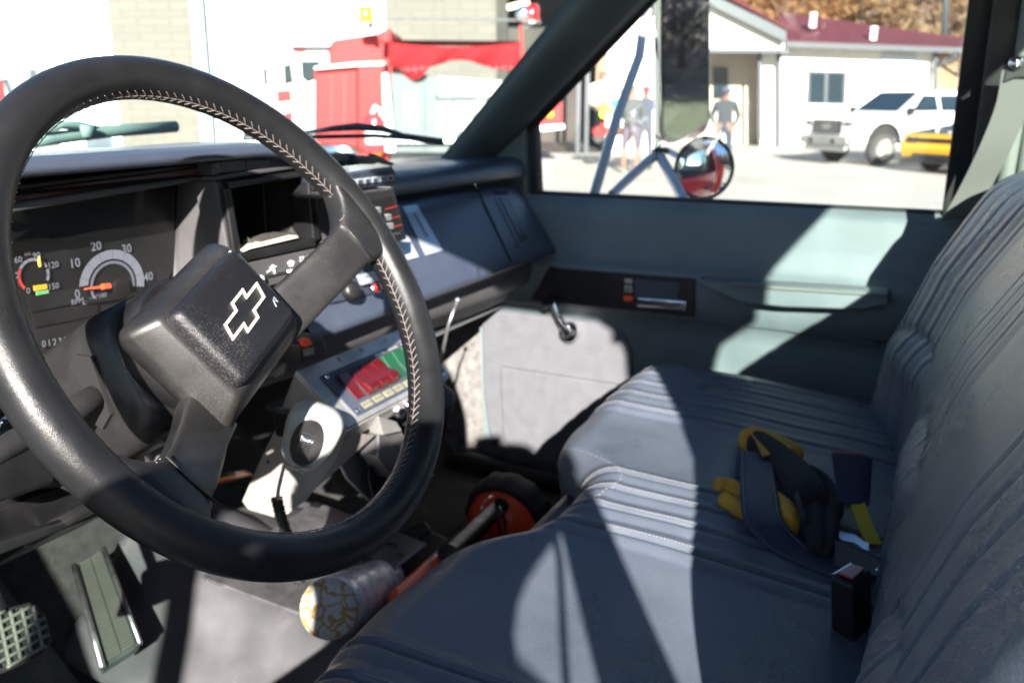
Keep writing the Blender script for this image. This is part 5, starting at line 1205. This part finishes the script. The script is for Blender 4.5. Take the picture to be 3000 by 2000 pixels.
wood('autumn_woods','orange and tan autumn woods on the hillside behind the red roof',sp)
sp=[]
for i in range(26): sp.append((V((-14+i*2.2+rn.uniform(-1,1),-37-rn.random()*14,GZ+1.2)),2,rn.uniform(.9,1.5),rn.uniform(0,6)))
wood('bare_woods','dark half bare woods beyond the grass, reflected in the tall side mirror',sp)

# ---- vehicles
def wheels(par,M4,xs,y,r,wd,rimmt):
    for x in xs:
        for s in (1,-1):
            b=MB(M4); b.lathe([(r*.6,-wd/2),(r*.92,-wd/2),(r,-wd*.3),(r,wd*.3),(r*.92,wd/2),(r*.6,wd/2)],(x,s*y,r),(0,s,0),28); w_=b.build('wheel',M['tire'],par,smooth=True)
            b=MB(M4); b.lathe([(r*.64,wd*.52),(r*.58,wd*.46),(r*.55,wd*.505),(r*.2,wd*.51),(0,wd*.54)],(x,s*y,r),(0,s,0),24)
            for k in range(6):
                a=k*math.pi/3; b.box(V((x+math.cos(a)*r*.33,s*(y+wd*.52),r+math.sin(a)*r*.33)),(r*.5,.03,r*.14),Matrix.Rotation(-a,3,'Y'))
            b.build('rim',rimmt,w_)
def sect(prof_l,prof_top,ys,M4,name,mt,par,bev=.05):
    b=MB(M4); b.loft([[V((x,y*k,z)) for x,z in prof_l] for y,k in ys]); return b
def carbody(par,M4,prof,w,mt,name='body',inset=.06,bev=.06):
    b=MB(M4); rings=[]
    n_=len(prof); cx_=sum(p[0] for p in prof)/n_; cz=sum(p[1] for p in prof)/n_
    for y,k in ((-w/2,.97),(-w/2+inset,1.0),(w/2-inset,1.0),(w/2,.97)):
        rings.append([V((cx_+(x-cx_)*k,y,cz+(z-cz)*k)) for x,z in prof])
    b.loft(rings); return b.build(name,mt,par,bevel=bev)
def arch(x0,r,zb,n=8):  return [(x0+r*math.cos(math.pi*k/n),zb+r*math.sin(math.pi*k/n)) for k in range(n+1)]
# white pickup, nose towards the camera's left
pk_=thing('pickup_truck','white crew cab pickup with dark grille parked by the office wall','pickup truck',ex(9.2,24,GZ))
PM=exM(9.75,22.9,GZ,201)@Matrix.Scale(.86,4)
prof=[(2.85,.62),(2.92,1.05),(2.80,1.28),(1.45,1.38),(-2.9,1.38),(-2.95,.62)]+[(x,z) for x,z in arch(-1.85,.52,.55)][::-1]+[(x,z) for x,z in arch(1.85,.55,.55)][::-1]
carbody(pk_,PM,prof,2.0,M['wpaint'],'body')
cab_=[(1.30,1.36),(.55,1.90),(-.20,1.97),(-1.25,1.93),(-1.40,1.36)]
b=MB(PM); b.loft([[V((x*k+(.0),y,z if z<1.5 else z)) for x,z in cab_] for y,k in ((-.95,1),(-.78,.97),(.78,.97),(.95,1))]); 
b=MB(PM); lo=[(1.30,1.36),(-1.42,1.36)]; 
def cabin(b,x0,x1,x2,x3,z0,z1,w0,w1): b.add([(x0,-w0,z0),(x0,w0,z0),(x3,w0,z0),(x3,-w0,z0),(x1,-w1,z1),(x1,w1,z1),(x2,w1,z1),(x2,-w1,z1)],[(0,1,2,3),(4,5,6,7),(0,1,5,4),(1,2,6,5),(2,3,7,6),(3,0,4,7)])
cabin(b,1.35,.45,-1.10,-1.45,1.36,1.95,.95,.76); cb_=b.build('cab',M['wpaint'],pk_,bevel=.05)
b=MB(PM); b.add([(1.29,-.84,1.42),(1.29,.84,1.42),(.55,.72,1.91),(.55,-.72,1.91)],[(0,1,2,3)]); b.v=[p-V(PM.col[0][:3])*-.02+V((0,0,.012)) for p in b.v]; b.build('windscreen',M['glassd'],cb_)
for s in (1,-1):
    for xa,xb in ((.95,.02),(-.08,-1.0)):
        b=MB(PM); b.add([(xa,s*.955,1.42),(xb,s*.955,1.42),(xb-(.0 if xb>-.5 else -.08),s*.79,1.84),(xa-(.45 if xa>.5 else .0),s*.79,1.84)],[(0,1,2,3)]); b.v=[p+(PM.to_3x3()@V((0,s*.012,0))) for p in b.v]; b.build('side_window',M['glassd'],cb_,solid=.01)
b=MB(PM); b.box((2.93,0,1.02),(.06,1.15,.36)); b.build('grille',M['black'],pk_,bevel=.03)
b=MB(PM)
for k in range(4): b.box((2.965,0,.90+k*.08),(.02,1.0,.025))
b.box((2.965,0,1.02),(.03,.30,.14)); b.build('grille_bars',M['steel'],pk_)
for s in (1,-1):
    b=MB(PM); b.box((2.86,s*.80,1.10),(.16,.34,.15)); b.build('headlight',M['chrome'],pk_,bevel=.03)
    b=MB(PM); b.tube([(x,s*1.0,z) for x,z in arch(1.85,.56,.55)],.045,6); b.tube([(x,s*1.0,z) for x,z in arch(-1.85,.54,.55)],.045,6); b.build('wheel_arch',M['blackmat'],pk_)
    b=MB(PM); b.box((1.15,s*1.12,1.42),(.12,.22,.22)); b.build('door_mirror',M['black'],pk_,bevel=.03)
b=MB(PM); b.box((2.98,0,.66),(.18,1.98,.26)); b.box((2.96,0,.45),(.10,1.7,.16)); b.build('bumper',M['steel'],pk_,bevel=.05)
b=MB(PM)
for s in (1,-1): b.box((3.06,s*.45,.64),(.04,.16,.12))
b.build('tow_hook',M['chrome'],pk_)
wheels(pk_,PM,(1.85,-1.85),.90,.43,.30,M['alu'])
# yellow muscle car
yc=thing('sports_car','yellow sports car with black hood nosed in beside the pickup','car',ex(8.5,19.5,GZ))
YM=exM(10.85,20.1,GZ,205)
prof=[(2.35,.30),(2.42,.55),(2.30,.80),(1.1,.93),(-2.2,1.0),(-2.4,.75),(-2.35,.30)]+[(x,z) for x,z in arch(-1.5,.37,.32)][::-1]+[(x,z) for x,z in arch(1.45,.37,.32)][::-1]
carbody(yc,YM,prof,1.92,M['ypaint'],'body',bev=.07)
b=MB(YM); b.add([(2.28,-.80,.815),(2.28,.80,.815),(1.1,.86,.945),(1.1,-.86,.945)],[(0,1,2,3)]); b.build('hood',M['bpaint'],yc,solid=.03)
b=MB(YM); cabin(b,1.15,.45,-.9,-1.7,.92,1.38,.88,.62); gc=b.build('greenhouse',M['glassd'],yc,bevel=.05)
b=MB(YM); b.box((-.25,0,1.39),(1.3,1.2,.03)); b.build('roof',M['bpaint'],gc,bevel=.02)
b=MB(YM); b.box((2.38,0,.68),(.08,1.45,.10)); b.build('grille',M['black'],yc,bevel=.02)
b=MB(YM); b.box((2.41,0,.36),(.08,1.1,.10)); b.build('lower_intake',M['black'],yc,bevel=.02)
for s in (1,-1):
    for q in (.56,.40):
        b=MB(YM); b.lathe([(.07,0),(.07,.02),(0,.03)],(2.40,s*(q+.12),.68),(1,0,0),16); b.build('headlight',M['glassd'],yc,smooth=True)
b=MB(YM); b.box((2.34,0,.25),(.2,1.7,.05)); b.build('front_splitter',M['blackmat'],yc)
wheels(yc,YM,(1.45,-1.5),.86,.34,.25,M['black'])
# dark red pickup behind us, seen in the tall mirror
dk=thing('parked_pickup','dark red pickup with blue tinted glass reflected in the tall side mirror','pickup truck',(3.6,-9,GZ))
DM=Matrix.Translation(V((4.0,-11.5,GZ)))@Matrix.Rotation(R_(105),4,'Z')
prof=[(2.6,.55),(2.6,1.0),(1.2,1.15),(-2.6,1.15),(-2.6,.55)]+[(x,z) for x,z in arch(-1.6,.45,.5)][::-1]+[(x,z) for x,z in arch(1.6,.45,.5)][::-1]
carbody(dk,DM,prof,1.85,mat('wine_paint',(.16,.015,.04),.3,coat=1),'body')
b=MB(DM); cabin(b,1.2,.4,-.6,-.9,1.14,1.7,.85,.68); b.build('cab',M['glassd'],dk,bevel=.05)
b=MB(DM); b.box((2.62,0,.85),(.06,1.3,.25)); b.build('grille',M['steel'],dk,bevel=.02)
wheels(dk,DM,(1.6,-1.6),.82,.38,.25,M['steel'])

# ---- fire engine, side on
fe=thing('fire_engine','red and white fire engine with hose bed tarp, extinguisher and amber beacons','fire engine',ex(-2,20,GZ))
De=20.0
def fe_(pts,d,th,name,mt,par=None,bev=.03): return plate_(pts,d,th).build(name,mt,par or fe,bevel=bev)
gy=rz(1176,380,De)[1]
cabw=fe_([(598,345),(600,150),(640,118),(668,112),(760,112),(760,345)],De+.6,2.2,'cab',M['wpaint'])
fe_([(650,150),(668,146),(674,190),(652,195)],De+.55,.04,'cab_window',M['glassd'],cabw); fe_([(690,140),(735,140),(733,180),(705,190),(692,178)],De+.55,.04,'cab_window',M['glassd'],cabw)
fe_([(602,155),(612,155),(614,195),(604,195)],De+.5,.1,'wing_mirror',M['black'],cabw); fe_([(612,210),(632,210),(632,232),(614,232)],De+.55,.05,'marker_box',M['steel'],cabw,.01)
fe_([(634,208),(668,206),(670,232),(636,236)],De+.56,.03,'red_door_stripe',M['engred'],cabw,.005); fe_([(652,260),(672,255),(674,330),(656,330)],De+.56,.03,'cab_red_panel',M['engred'],cabw,.005)
fe_([(664,106),(760,106),(760,112),(664,112)],De+.4,2.0,'roof_rack',M['gutter']); lb_=fe_([(672,112),(700,112),(698,120),(676,120)],De+.5,1.6,'light_bar',M['redl'])
fe_([(770,340),(768,180),(756,160),(752,110),(765,92),(860,78),(895,70),(902,180),(905,345)],De+.5,2.2,'pump_body',M['engred'])
fe_([(722,328),(722,160),(820,152),(822,340)],De-.1,.8,'front_locker',M['engred']); fe_([(822,345),(820,150),(882,148),(888,350)],De-.25,.8,'side_locker',M['engred'])
fe_([(722,160),(722,154),(820,144),(882,142),(882,150),(820,152)],De-.3,1.0,'locker_top',M['wpaint'],None,.01)
fe_([(884,350),(878,170),(890,168),(908,350)],De-.35,.08,'chrome_strip',M['wpaint'],None,.01)
fe_([(895,168),(1195,185),(1198,352),(907,352)],De-.1,2.2,'plated_body',M['plate'])
for q in ([(1000,235),(1190,232),(1190,300),(1002,303)],[(1005,175),(1190,190),(1190,222),(1002,222)],[(925,210),(955,212),(958,290),(928,290)]): fe_(q,De-.13,.04,'locker_door',M['alup'],None,.02)
fe_([(905,318),(1200,320),(1200,330),(905,330)],De-.3,2.5,'running_board',M['wpaint'])
fe_([(1240,228),(1290,216),(1292,290),(1240,300)],De+2.0,.9,'tail_locker',M['engred']); fe_([(1238,290),(1296,286),(1296,296),(1238,302)],De+1.9,1.0,'tail_step',M['wpaint'],None,.01)
b=MB(); b.lathe([(.09,0),(.09,.05),(0,.07)],pe(1262,262,De+1.98),-FH,16); b.build('tail_lamp',M['amberl'],fe)
for k in range(6):
    fe_([(930+k*44,170+k*2.4),(933+k*44,170+k*2.4),(933+k*44,345),(930+k*44,345)],De-.12,.03,'panel_seam',M['gutter'],None,0) if k in (1,4) else None
for x in (760,790): fe_([(x,172),(x+1.5,172),(x+1.5,322),(x,322)],De-.12,.03,'locker_seam',M['gutter'],None,0)
for x,y in ((1090,262),(1066,268)):
    b=MB(); b.lathe([(.07,0),(.07,.05),(.04,.09),(0,.09)],pe(x,y,De-.17),-FH,14); b.build('intake_cap',M['chrome'],fe,smooth=True)
# text script on the plate
p=pe(1045,224,De-.2); text('Seagrave',p,RH,V((0,0,1)),.24,M['gutter'],fe)
# hose bed cover
b=MB()
def tf(u,v):
    x=893+310*u; sag=14*math.sin(math.pi*u)*.8; y0=98+sag*.9 if u>.02 else 92; hem=150+30*math.sin(u*9)*.4+ (22 if .08<u<.3 else 0)*math.sin((u-.08)/.22*math.pi)
    y=y0+(hem-y0)*v; return pe(x,y,De-.25-.12*math.sin(u*21+v*2)*v)
b.grid(tf,60,10); b.build('hose_bed_cover',M['tarp'],fe,smooth='all',solid=.02)
b=MB(); b.add([pe(893,92,De-.2),pe(1203,95,De-.2),pe(1203,95,De-.2)+FH*2.2,pe(893,92,De-.2)+FH*2.2],[(0,1,2,3)]); b.build('bed_top',M['tarp'],fe)
b=MB()
for k in range(16):
    x=935+k*17; b.tube([pe(x,150,De-.35),pe(x+3,166+4*math.sin(k*1.7),De-.36)],.006,5)
b.tube([pe(920+k*14,158+3*math.sin(k),De-.36) for k in range(20)],.007,5); b.build('cord_lashing',M['plate'],fe)
fe_([(1192,60),(1200,55),(1206,180),(1196,185)],De-.3,.1,'post',M['engred'],None,.01); fe_([(870,100),(872,72),(896,66),(900,98)],De-.2,.3,'beacon_mount',M['engred'])
b=MB(); b.tube([pe(890,44,De-.2),pe(1200,47,De-.2)],.025,6); b.build('grab_rail',M['steel'],fe)
for x,y,nm,mt in ((841,38,'amber_beacon',M['amberl']),(1222,34,'red_beacon',M['redl'])):
    b=MB(); b.lathe([(.16,0),(.16,.05),(.14,.06),(.15,.26),(.10,.32),(0,.33)],pe(x,y+15,De-.2),(0,0,1),20); bc=b.build(nm,mt,fe,smooth=True)
    b=MB(); b.lathe([(.18,-.05),(.18,.0),(0,.0)],pe(x,y+15,De-.2),(0,0,1),20); b.tube([pe(x,y+17,De-.2),pe(x+20 if x<1000 else x-18,y+32,De-.2)],.05,6); b.build('beacon_base',M['steel'],bc)
b=MB(); b.lathe([(.02,-.14),(.13,-.08),(.16,0),(.12,.05),(0,.06)],pe(1202,32,De-.3),-FH,20); b.build('spot_lamp',M['chrome'],fe,smooth=True)
ext_=thing('fire_extinguisher','red fire extinguisher with white label strapped to the engine locker','fire extinguisher',pe(862,350,De-.5))
b=MB(); c=pe(863,350,De-.5); hh_=pe(863,262,De-.5).z-c.z; b.lathe([(.18,0),(.21,.05),(.21,hh_*.85),(.15,hh_*.98),(.05,hh_*1.02),(0,hh_*1.03)],c,(0,0,1),24); b.build('cylinder',mat('extinguisher_red',(.6,.03,.04),.25,coat=1),ext_,smooth=True)
b=MB(); b.lathe([(.214,hh_*.22),(.214,hh_*.55)],c,(0,0,1),24); b.build('label_band',M['wpaint'],ext_,smooth='all')
b=MB(); b.tube([pe(855,262,De-.5),pe(862,245,De-.5),pe(874,255,De-.5),pe(886,275,De-.55)],.045,8); b.build('valve_handle',M['wpaint'],ext_,smooth='all')
for x in (778,1100):
    wheel_mb(pe(x,366,De+.2),FH,.52,.4).build('wheel',M['tire'],fe,smooth=True)
    b=MB(); b.lathe([(.40,-.02),(.34,.0),(.1,.05),(0,.05)],pe(x,366,De-.0),-FH,24); b.build('rim',M['chrome'],fe,smooth=True)
fe_([(820,350),(890,345),(892,385),(820,385)],De-.2,.5,'lower_skirt',M['engred']); b=MB(); b.lathe([(.12,0),(.12,.05),(0,.07)],pe(866,348,De-.3),-FH,16); b.build('marker_lamp',M['amberl'],fe)

# second engine nose far left
e2=thing('ladder_truck','pale truck with red striped cab at the far left edge beyond the windshield','fire truck',ex(-11,20,GZ))
plate_([(-60,350),(-60,160),(8,150),(22,200),(45,300),(45,350)],21,2.0).build('cab',M['wpaint'],e2,bevel=.05)
plate_([(-20,300),(-10,190),(2,180),(24,300)],20.9,.06).build('red_stripe',M['engred'],e2)
b=MB(); b.tube([pe(12,180,20.8),pe(18,200,20.8),pe(42,285,20.8)],.05,6); b.build('mirror_bar',M['gutter'],e2)
plate_([(66,160),(78,158),(80,195),(68,198)],20.8,.1).build('wing_mirror',M['gutter'],e2,bevel=.02)

# ---- red gear cart
gc_=thing('gear_rack','red wheeled rack hung with cream coats and lime topped cylinders','gear rack',ex(2,21,GZ))
Dg=20.6
def bx(pts,name,mt,th=.06,d=Dg): return plate_(pts,d,th).build(name,mt,gc_,bevel=.01)
bx([(1380,305),(1376,172),(1384,170),(1390,305)],'post',M['engred']); bx([(1376,172),(1376,166),(1465,170),(1465,176)],'top_rail',M['engred']); bx([(1362,302),(1372,292),(1460,296),(1462,312),(1365,312)],'base',M['engred'],.6)
b=MB(); b.grid(lambda u,v: pe(1356+ (95)*u, 188+8*math.sin(u*3.1+2)*1.5+ (38+10*math.sin(u*7))*v,Dg-.1-.12*math.sin(v*3)),14,6); b.build('cream_coat',M['cream'],gc_,smooth='all',solid=.15)
bx([(1356,230),(1366,230),(1366,248),(1358,248)],'coat_sleeve',M['cream'],.1,Dg-.1)
bx([(1405,228),(1440,226),(1436,275),(1408,275)],'teal_bag',M['teal'],.3,Dg-.05)
for x,y in ((1388,240),(1398,251),(1386,262)):
    b=MB(); b.lathe([(.09,0),(.09,.07),(.03,.10),(0,.10)],pe(x,y,Dg-.2),-FH,16); b.build('lime_cylinder_end',M['lime'],gc_,smooth=True)
for x in (1374,1440): wheel_mb(pe(x,316,Dg+.1),FH,.12,.08,16).build('caster',M['tire'],gc_,smooth=True)

# ---- people
def figure(name,label,r,d,ang,ht,pose,cols):
    """one skinned body; material by height and limb"""
    k=ht/1.78; Mx=exM(r,d,GZ,ang)
    J=dict(pel=(0,0,.95),sp=(0,0,1.18),ch=(0,.0,1.38),nk=(0,.01,1.50),hd=(0,.03,1.60),ht=(0,.03,1.72),
      lh=(-.10,0,.92),lk=(-.12,.02,.50),la=(-.13,-.02,.09),lt=(-.14,.15,.03),rh=(.10,0,.92),rk=(.12,.02,.50),ra=(.13,-.02,.09),rt=(.15,.15,.03),
      ls=(-.19,0,1.42),le=(-.25,-.04,1.14),lw=(-.24,.03,.90),lf=(-.23,.06,.80),rs=(.19,0,1.42),re=(.25,-.04,1.14),rw=(.24,.03,.90),rf=(.23,.06,.80))
    J.update(pose)
    RD=dict(pel=(.17,.13),sp=(.16,.12),ch=(.19,.13),nk=(.06,.065),hd=(.085,.10),ht=(.06,.075),lh=(.10,.10),lk=(.065,.065),la=(.05,.05),lt=(.045,.04),rh=(.10,.10),rk=(.065,.065),ra=(.05,.05),rt=(.045,.04),
      ls=(.075,.075),le=(.055,.055),lw=(.04,.04),lf=(.04,.03),rs=(.075,.075),re=(.055,.055),rw=(.04,.04),rf=(.04,.03))
    Ed=[('pel','sp'),('sp','ch'),('ch','nk'),('nk','hd'),('hd','ht'),('pel','lh'),('lh','lk'),('lk','la'),('la','lt'),('pel','rh'),('rh','rk'),('rk','ra'),('ra','rt'),('ch','ls'),('ls','le'),('le','lw'),('lw','lf'),('ch','rs'),('rs','re'),('re','rw'),('rw','rf')]
    ks=list(J); me=bpy.data.meshes.new('t'); me.from_pydata([V(J[q])*k for q in ks],[(ks.index(a),ks.index(c)) for a,c in Ed],[])
    o=bpy.data.objects.new('t',me); C.objects.link(o); mo=o.modifiers.new('s','SKIN'); me.skin_vertices
    for i,q in enumerate(ks): me.skin_vertices[0].data[i].radius=tuple(v*k for v in RD[q])
    me.skin_vertices[0].data[ks.index('pel')].use_root=True
    su=o.modifiers.new('u','SUBSURF'); su.levels=2
    bpy.context.view_layer.update(); dg=bpy.context.evaluated_depsgraph_get(); nm=bpy.data.meshes.new_from_object(o.evaluated_get(dg)); C.objects.unlink(o); bpy.data.objects.remove(o)
    nm.materials.clear()
    for c in (M['skin'],cols['top'],cols['leg'],cols['shoe'],cols['hair']): nm.materials.append(c)
    seg=[(V(J[a])*k,V(J[c])*k,a,c) for a,c in Ed]
    for p in nm.polygons:
        c=p.center; best=min(seg,key=lambda s:(lambda t:((s[0].lerp(s[1],t))-c).length)(max(0,min(1,(c-s[0]).dot(s[1]-s[0])/max(1e-6,(s[1]-s[0]).length_squared)))))
        kk=best[3]; z=c.z/k
        if kk in('nk','hd','ht'): mi=(0 if z<1.665 or c.y>.06*k else 4) if kk!='nk' else (1 if z<1.49 else 0)
        elif kk in('sp','ch','ls','rs','le','re'): mi=1
        elif kk in('lw','rw'): mi=1 if cols.get('long',True) else 0
        elif kk in('lf','rf'): mi=0
        elif kk in('lh','rh'): mi=2
        elif kk in('lk','rk'): mi=2
        elif kk in('la','ra'): mi=2 if not cols.get('shorts') else 0
        else: mi=3
        if z<1.0 and kk in('sp',): mi=2
        p.material_index=mi; p.use_smooth=True
    nm.transform(Matrix.Rotation(0,4,'Z')); nm.name='body'
    root=thing(name,label,'person',Mx.translation)
    ob=bpy.data.objects.new('body',nm); C.objects.link(ob); ob.parent=root
    for v in nm.vertices: v.co=Mx.to_3x3()@v.co
    # cap and face details
    h=Mx.to_3x3()@(V(J['ht'])*k); hd=Mx.to_3x3()@(V(J['hd'])*k); fw=Mx.to_3x3()@V((0,1,0)); sd_=Mx.to_3x3()@V((1,0,0))
    b=MB(); b.lathe([(.098,-.055),(.100,-.02),(.085,.035),(.045,.062),(0,.068)],Mx.translation+h-V((0,0,.02)),(0,0,1),18)
    c=Mx.translation+h+V((0,0,-.065)); 
    if cols.get('cap',True): b.prism([c+fw*.08+sd_*.085,c+fw*.17+sd_*.06,c+fw*.19,c+fw*.17-sd_*.06,c+fw*.08-sd_*.085],V((0,0,.012)))
    b.build('cap' if cols.get('cap',True) else 'hair',cols['hair'],root,smooth='all')
    b=MB(); e=Mx.translation+hd
    for s in(1,-1): b.lathe([(.010,-.003),(0,.004)],e+fw*.098+sd_*.032*s+V((0,0,.018)),fw,8)
    b.build('eyes',M['ink'],ob); b=MB(); b.prism([e+fw*.095+V((0,0,.02)),e+fw*.125-V((0,0,.02)),e+fw*.095+sd_*.018-V((0,0,.025)),e+fw*.095-sd_*.018-V((0,0,.025))],fw*.004); b.build('nose',M['skin'],ob)
    for nmw in('l','r'):   # hands: palm with four fingers and a thumb
        w0=V(J[nmw+'f'])*k; dr=(V(J[nmw+'f'])-V(J[nmw+'w'])).normalized(); ac=V((0,1,0)); b=MB(Mx)
        for i in range(4): p=w0+ac*(-.030+.020*i); b.tube([p,p+dr*.045+V((0,.006,0)),p+dr*(.075+.008*(1 if i in(1,2) else 0))+V((0,.02,0))],[.010,.009,.006],6)
        b.tube([w0+ac*.03-dr*.03,w0+ac*.055+dr*.01,w0+ac*.06+dr*.035],[.011,.010,.007],6); b.build('hand',M['skin'],ob,smooth='all')
    return root
WS=M['wpaint']
def gr(x,d): return rz(x,222,d)[0]
p1=figure('person','person seen from behind in grey shirt and mauve shorts with a belt pouch',gr(1452,19.4),19.4,-8,1.80,dict(re=(.26,.02,1.14),rw=(.27,.10,.92),rf=(.27,.14,.84),lk=(-.13,0,.5),rk=(.14,.05,.5)),dict(top=M['grshirt'],leg=M['purshort'],shoe=WS,hair=mat('short_hair',(.20,.14,.10),.9),cap=False,shorts=True))
b=MB(exM(gr(1452,19.4),19.4,GZ,-8)); b.box((-.02,-.13,1.0),(.09,.05,.14)); b.box((0,-.02,1.01),(.36,.27,.05)); b.build('belt_pouch',M['black'],p1,bevel=.01)
figure('person','person in navy shirt and red cap facing the man in shorts',gr(1484,20.6),20.6,170,1.80,dict(),dict(top=M['navy'],leg=M['navy'],shoe=M['black'],hair=M['redcap']))
figure('person','person in dark hooded jacket and jeans, hands in pockets, standing right of the towing mirror',gr(1668,19.6),19.6,165,1.76,dict(le=(-.28,-.05,1.16),lw=(-.20,.10,.98),lf=(-.16,.12,.93),re=(.28,-.05,1.16),rw=(.20,.10,.98),rf=(.16,.12,.93)),dict(top=mat('slate_jacket',(.032,.038,.046),.9),leg=M['jeans'],shoe=M['black'],hair=M['navy']))

# ---- the photographer at the open driver door (stands behind the camera, casts the shadow on wheel and seat)
SH=V((SUN.x,SUN.y,0)).normalized(); SR=V((SH.y,-SH.x,0)); SU=SR.cross(SUN).normalized()
def PP(r,u,b_): return SR*r+SU*u-SUN*b_
pe_=PP(-.08,-.72,.45)
J={'pel':pe_,'sp':PP(-.085,-.40,.42),'tr':PP(-.085,-.05,.30),'ch':PP(-.105,-.14,.36),'nk':PP(.02,-.07,.28),'hd':PP(.075,-.015,.24),'ht':PP(.095,.022,.22),
 'ls':PP(-.14,-.13,.34),'le':PP(-.215,-.045,.16),'lw':PP(-.10,.0,.07),'lf':PP(-.04,.0,.05),
 'rs':PP(-.02,-.18,.36),'re':PP(.136,-.285,.22),'rw':PP(.096,-.02,.08),'rf':PP(.07,.0,.05),
 'lh':pe_+V((-.05,.10,-.05)),'lk':pe_+V((.02,.12,-.50)),'la':V((pe_.x-.08,pe_.y+.12,GZ+.09)),'lt':V((pe_.x+.07,pe_.y+.14,GZ+.04)),
 'rh':pe_+V((-.02,-.10,-.05)),'rk':pe_+V((.0,-.13,-.50)),'ra':V((pe_.x-.10,pe_.y-.14,GZ+.09)),'rt':V((pe_.x+.05,pe_.y-.16,GZ+.04))}
Ed=[('pel','sp'),('sp','ch'),('ch','tr'),('ch','nk'),('nk','hd'),('hd','ht'),('pel','lh'),('lh','lk'),('lk','la'),('la','lt'),('pel','rh'),('rh','rk'),('rk','ra'),('ra','rt'),('ch','ls'),('ls','le'),('le','lw'),('lw','lf'),('ch','rs'),('rs','re'),('re','rw'),('rw','rf')]
RD={'tr':.075,'pel':.17,'sp':.13,'ch':.118,'nk':.045,'hd':.055,'ht':.035,'ls':.06,'le':.036,'lw':.032,'lf':.03,'rs':.05,'re':.042,'rw':.024,'rf':.03,'lh':.09,'lk':.06,'la':.045,'lt':.04,'rh':.09,'rk':.06,'ra':.045,'rt':.04}
ks=list(J); me=bpy.data.meshes.new('t'); me.from_pydata([J[q] for q in ks],[(ks.index(a),ks.index(c)) for a,c in Ed],[])
o=bpy.data.objects.new('t',me); C.objects.link(o); o.modifiers.new('s','SKIN')
for i,q in enumerate(ks): me.skin_vertices[0].data[i].radius=(RD[q],RD[q])
me.skin_vertices[0].data[0].use_root=True; o.modifiers.new('u','SUBSURF').levels=2
bpy.context.view_layer.update(); nm=bpy.data.meshes.new_from_object(o.evaluated_get(bpy.context.evaluated_depsgraph_get())); C.objects.unlink(o); bpy.data.objects.remove(o)
nm.materials.clear(); nm.materials.append(M['navy'])
for p in nm.polygons: p.use_smooth=True
o=bpy.data.objects.new('person',nm); C.objects.link(o); tag(o,'photographer standing at the open driver door, seen only as a shadow','person')

# ---- driver side front of the door opening, and the opened driver door (left of the view, shades the pedals)
b=MB(); b.prism([(.115,.80,-.85),(.115,1.35,-.85),(.115,1.35,-.16),(.115,.92,-.16),(.115,.80,-.30)],(.04,0,0)); b.build('driver_kick_panel',M['trim'],cab)
dd=thing('driver_door','opened driver door standing left of the wheel, its glass tinting the light on the pedals','door',(.05,.8,-.9))
da=R_(47); DX=V((-math.sin(da),-math.cos(da),0)); DH=V((.05,.80,0)); DN=DX.cross(V((0,0,1)))
def dp(a_,z): return DH+DX*a_+V((0,0,z))
b=MB(); b.prism([dp(0,-.95),dp(1.08,-.95),dp(1.08,-.20),dp(0,-.20)],DN*.06); b.build('door_panel',M['vinyl'],dd,bevel=.01)
b=MB(); b.tube([dp(.03,-.2),dp(.30,.10),dp(.42,.22),dp(.95,.24),dp(1.03,.20),dp(1.06,-.2)],.022,8); b.build('window_frame',M['truckred'],dd,smooth='all')
b=MB(); b.prism([dp(.04,-.2),dp(.30,.09),dp(.42,.21),dp(.95,.23),dp(1.02,.19),dp(1.05,-.2)],DN*.004); b.build('window_glass',M['rearglass'],dd)

hc=thing('handheld_camera','black camera held by the photographer at the open driver door','camera',PP(0,0,.08))
b=MB(); Rm=Matrix((SR,SU,SUN)).transposed(); b.box(PP(.0,-.015,.085),(.15,.095,.06),Rm); b.box(PP(.01,.035,.085),(.06,.03,.05),Rm); b.build('body',M['black'],hc,bevel=.008)

b=MB(); b.tube([PP(.072,-.03,.08),PP(.073,-.10,.10),PP(.060,-.19,.12),PP(.02,-.26,.2)],.0035,6); b.build('neck_strap',M['black'],hc,smooth='all')
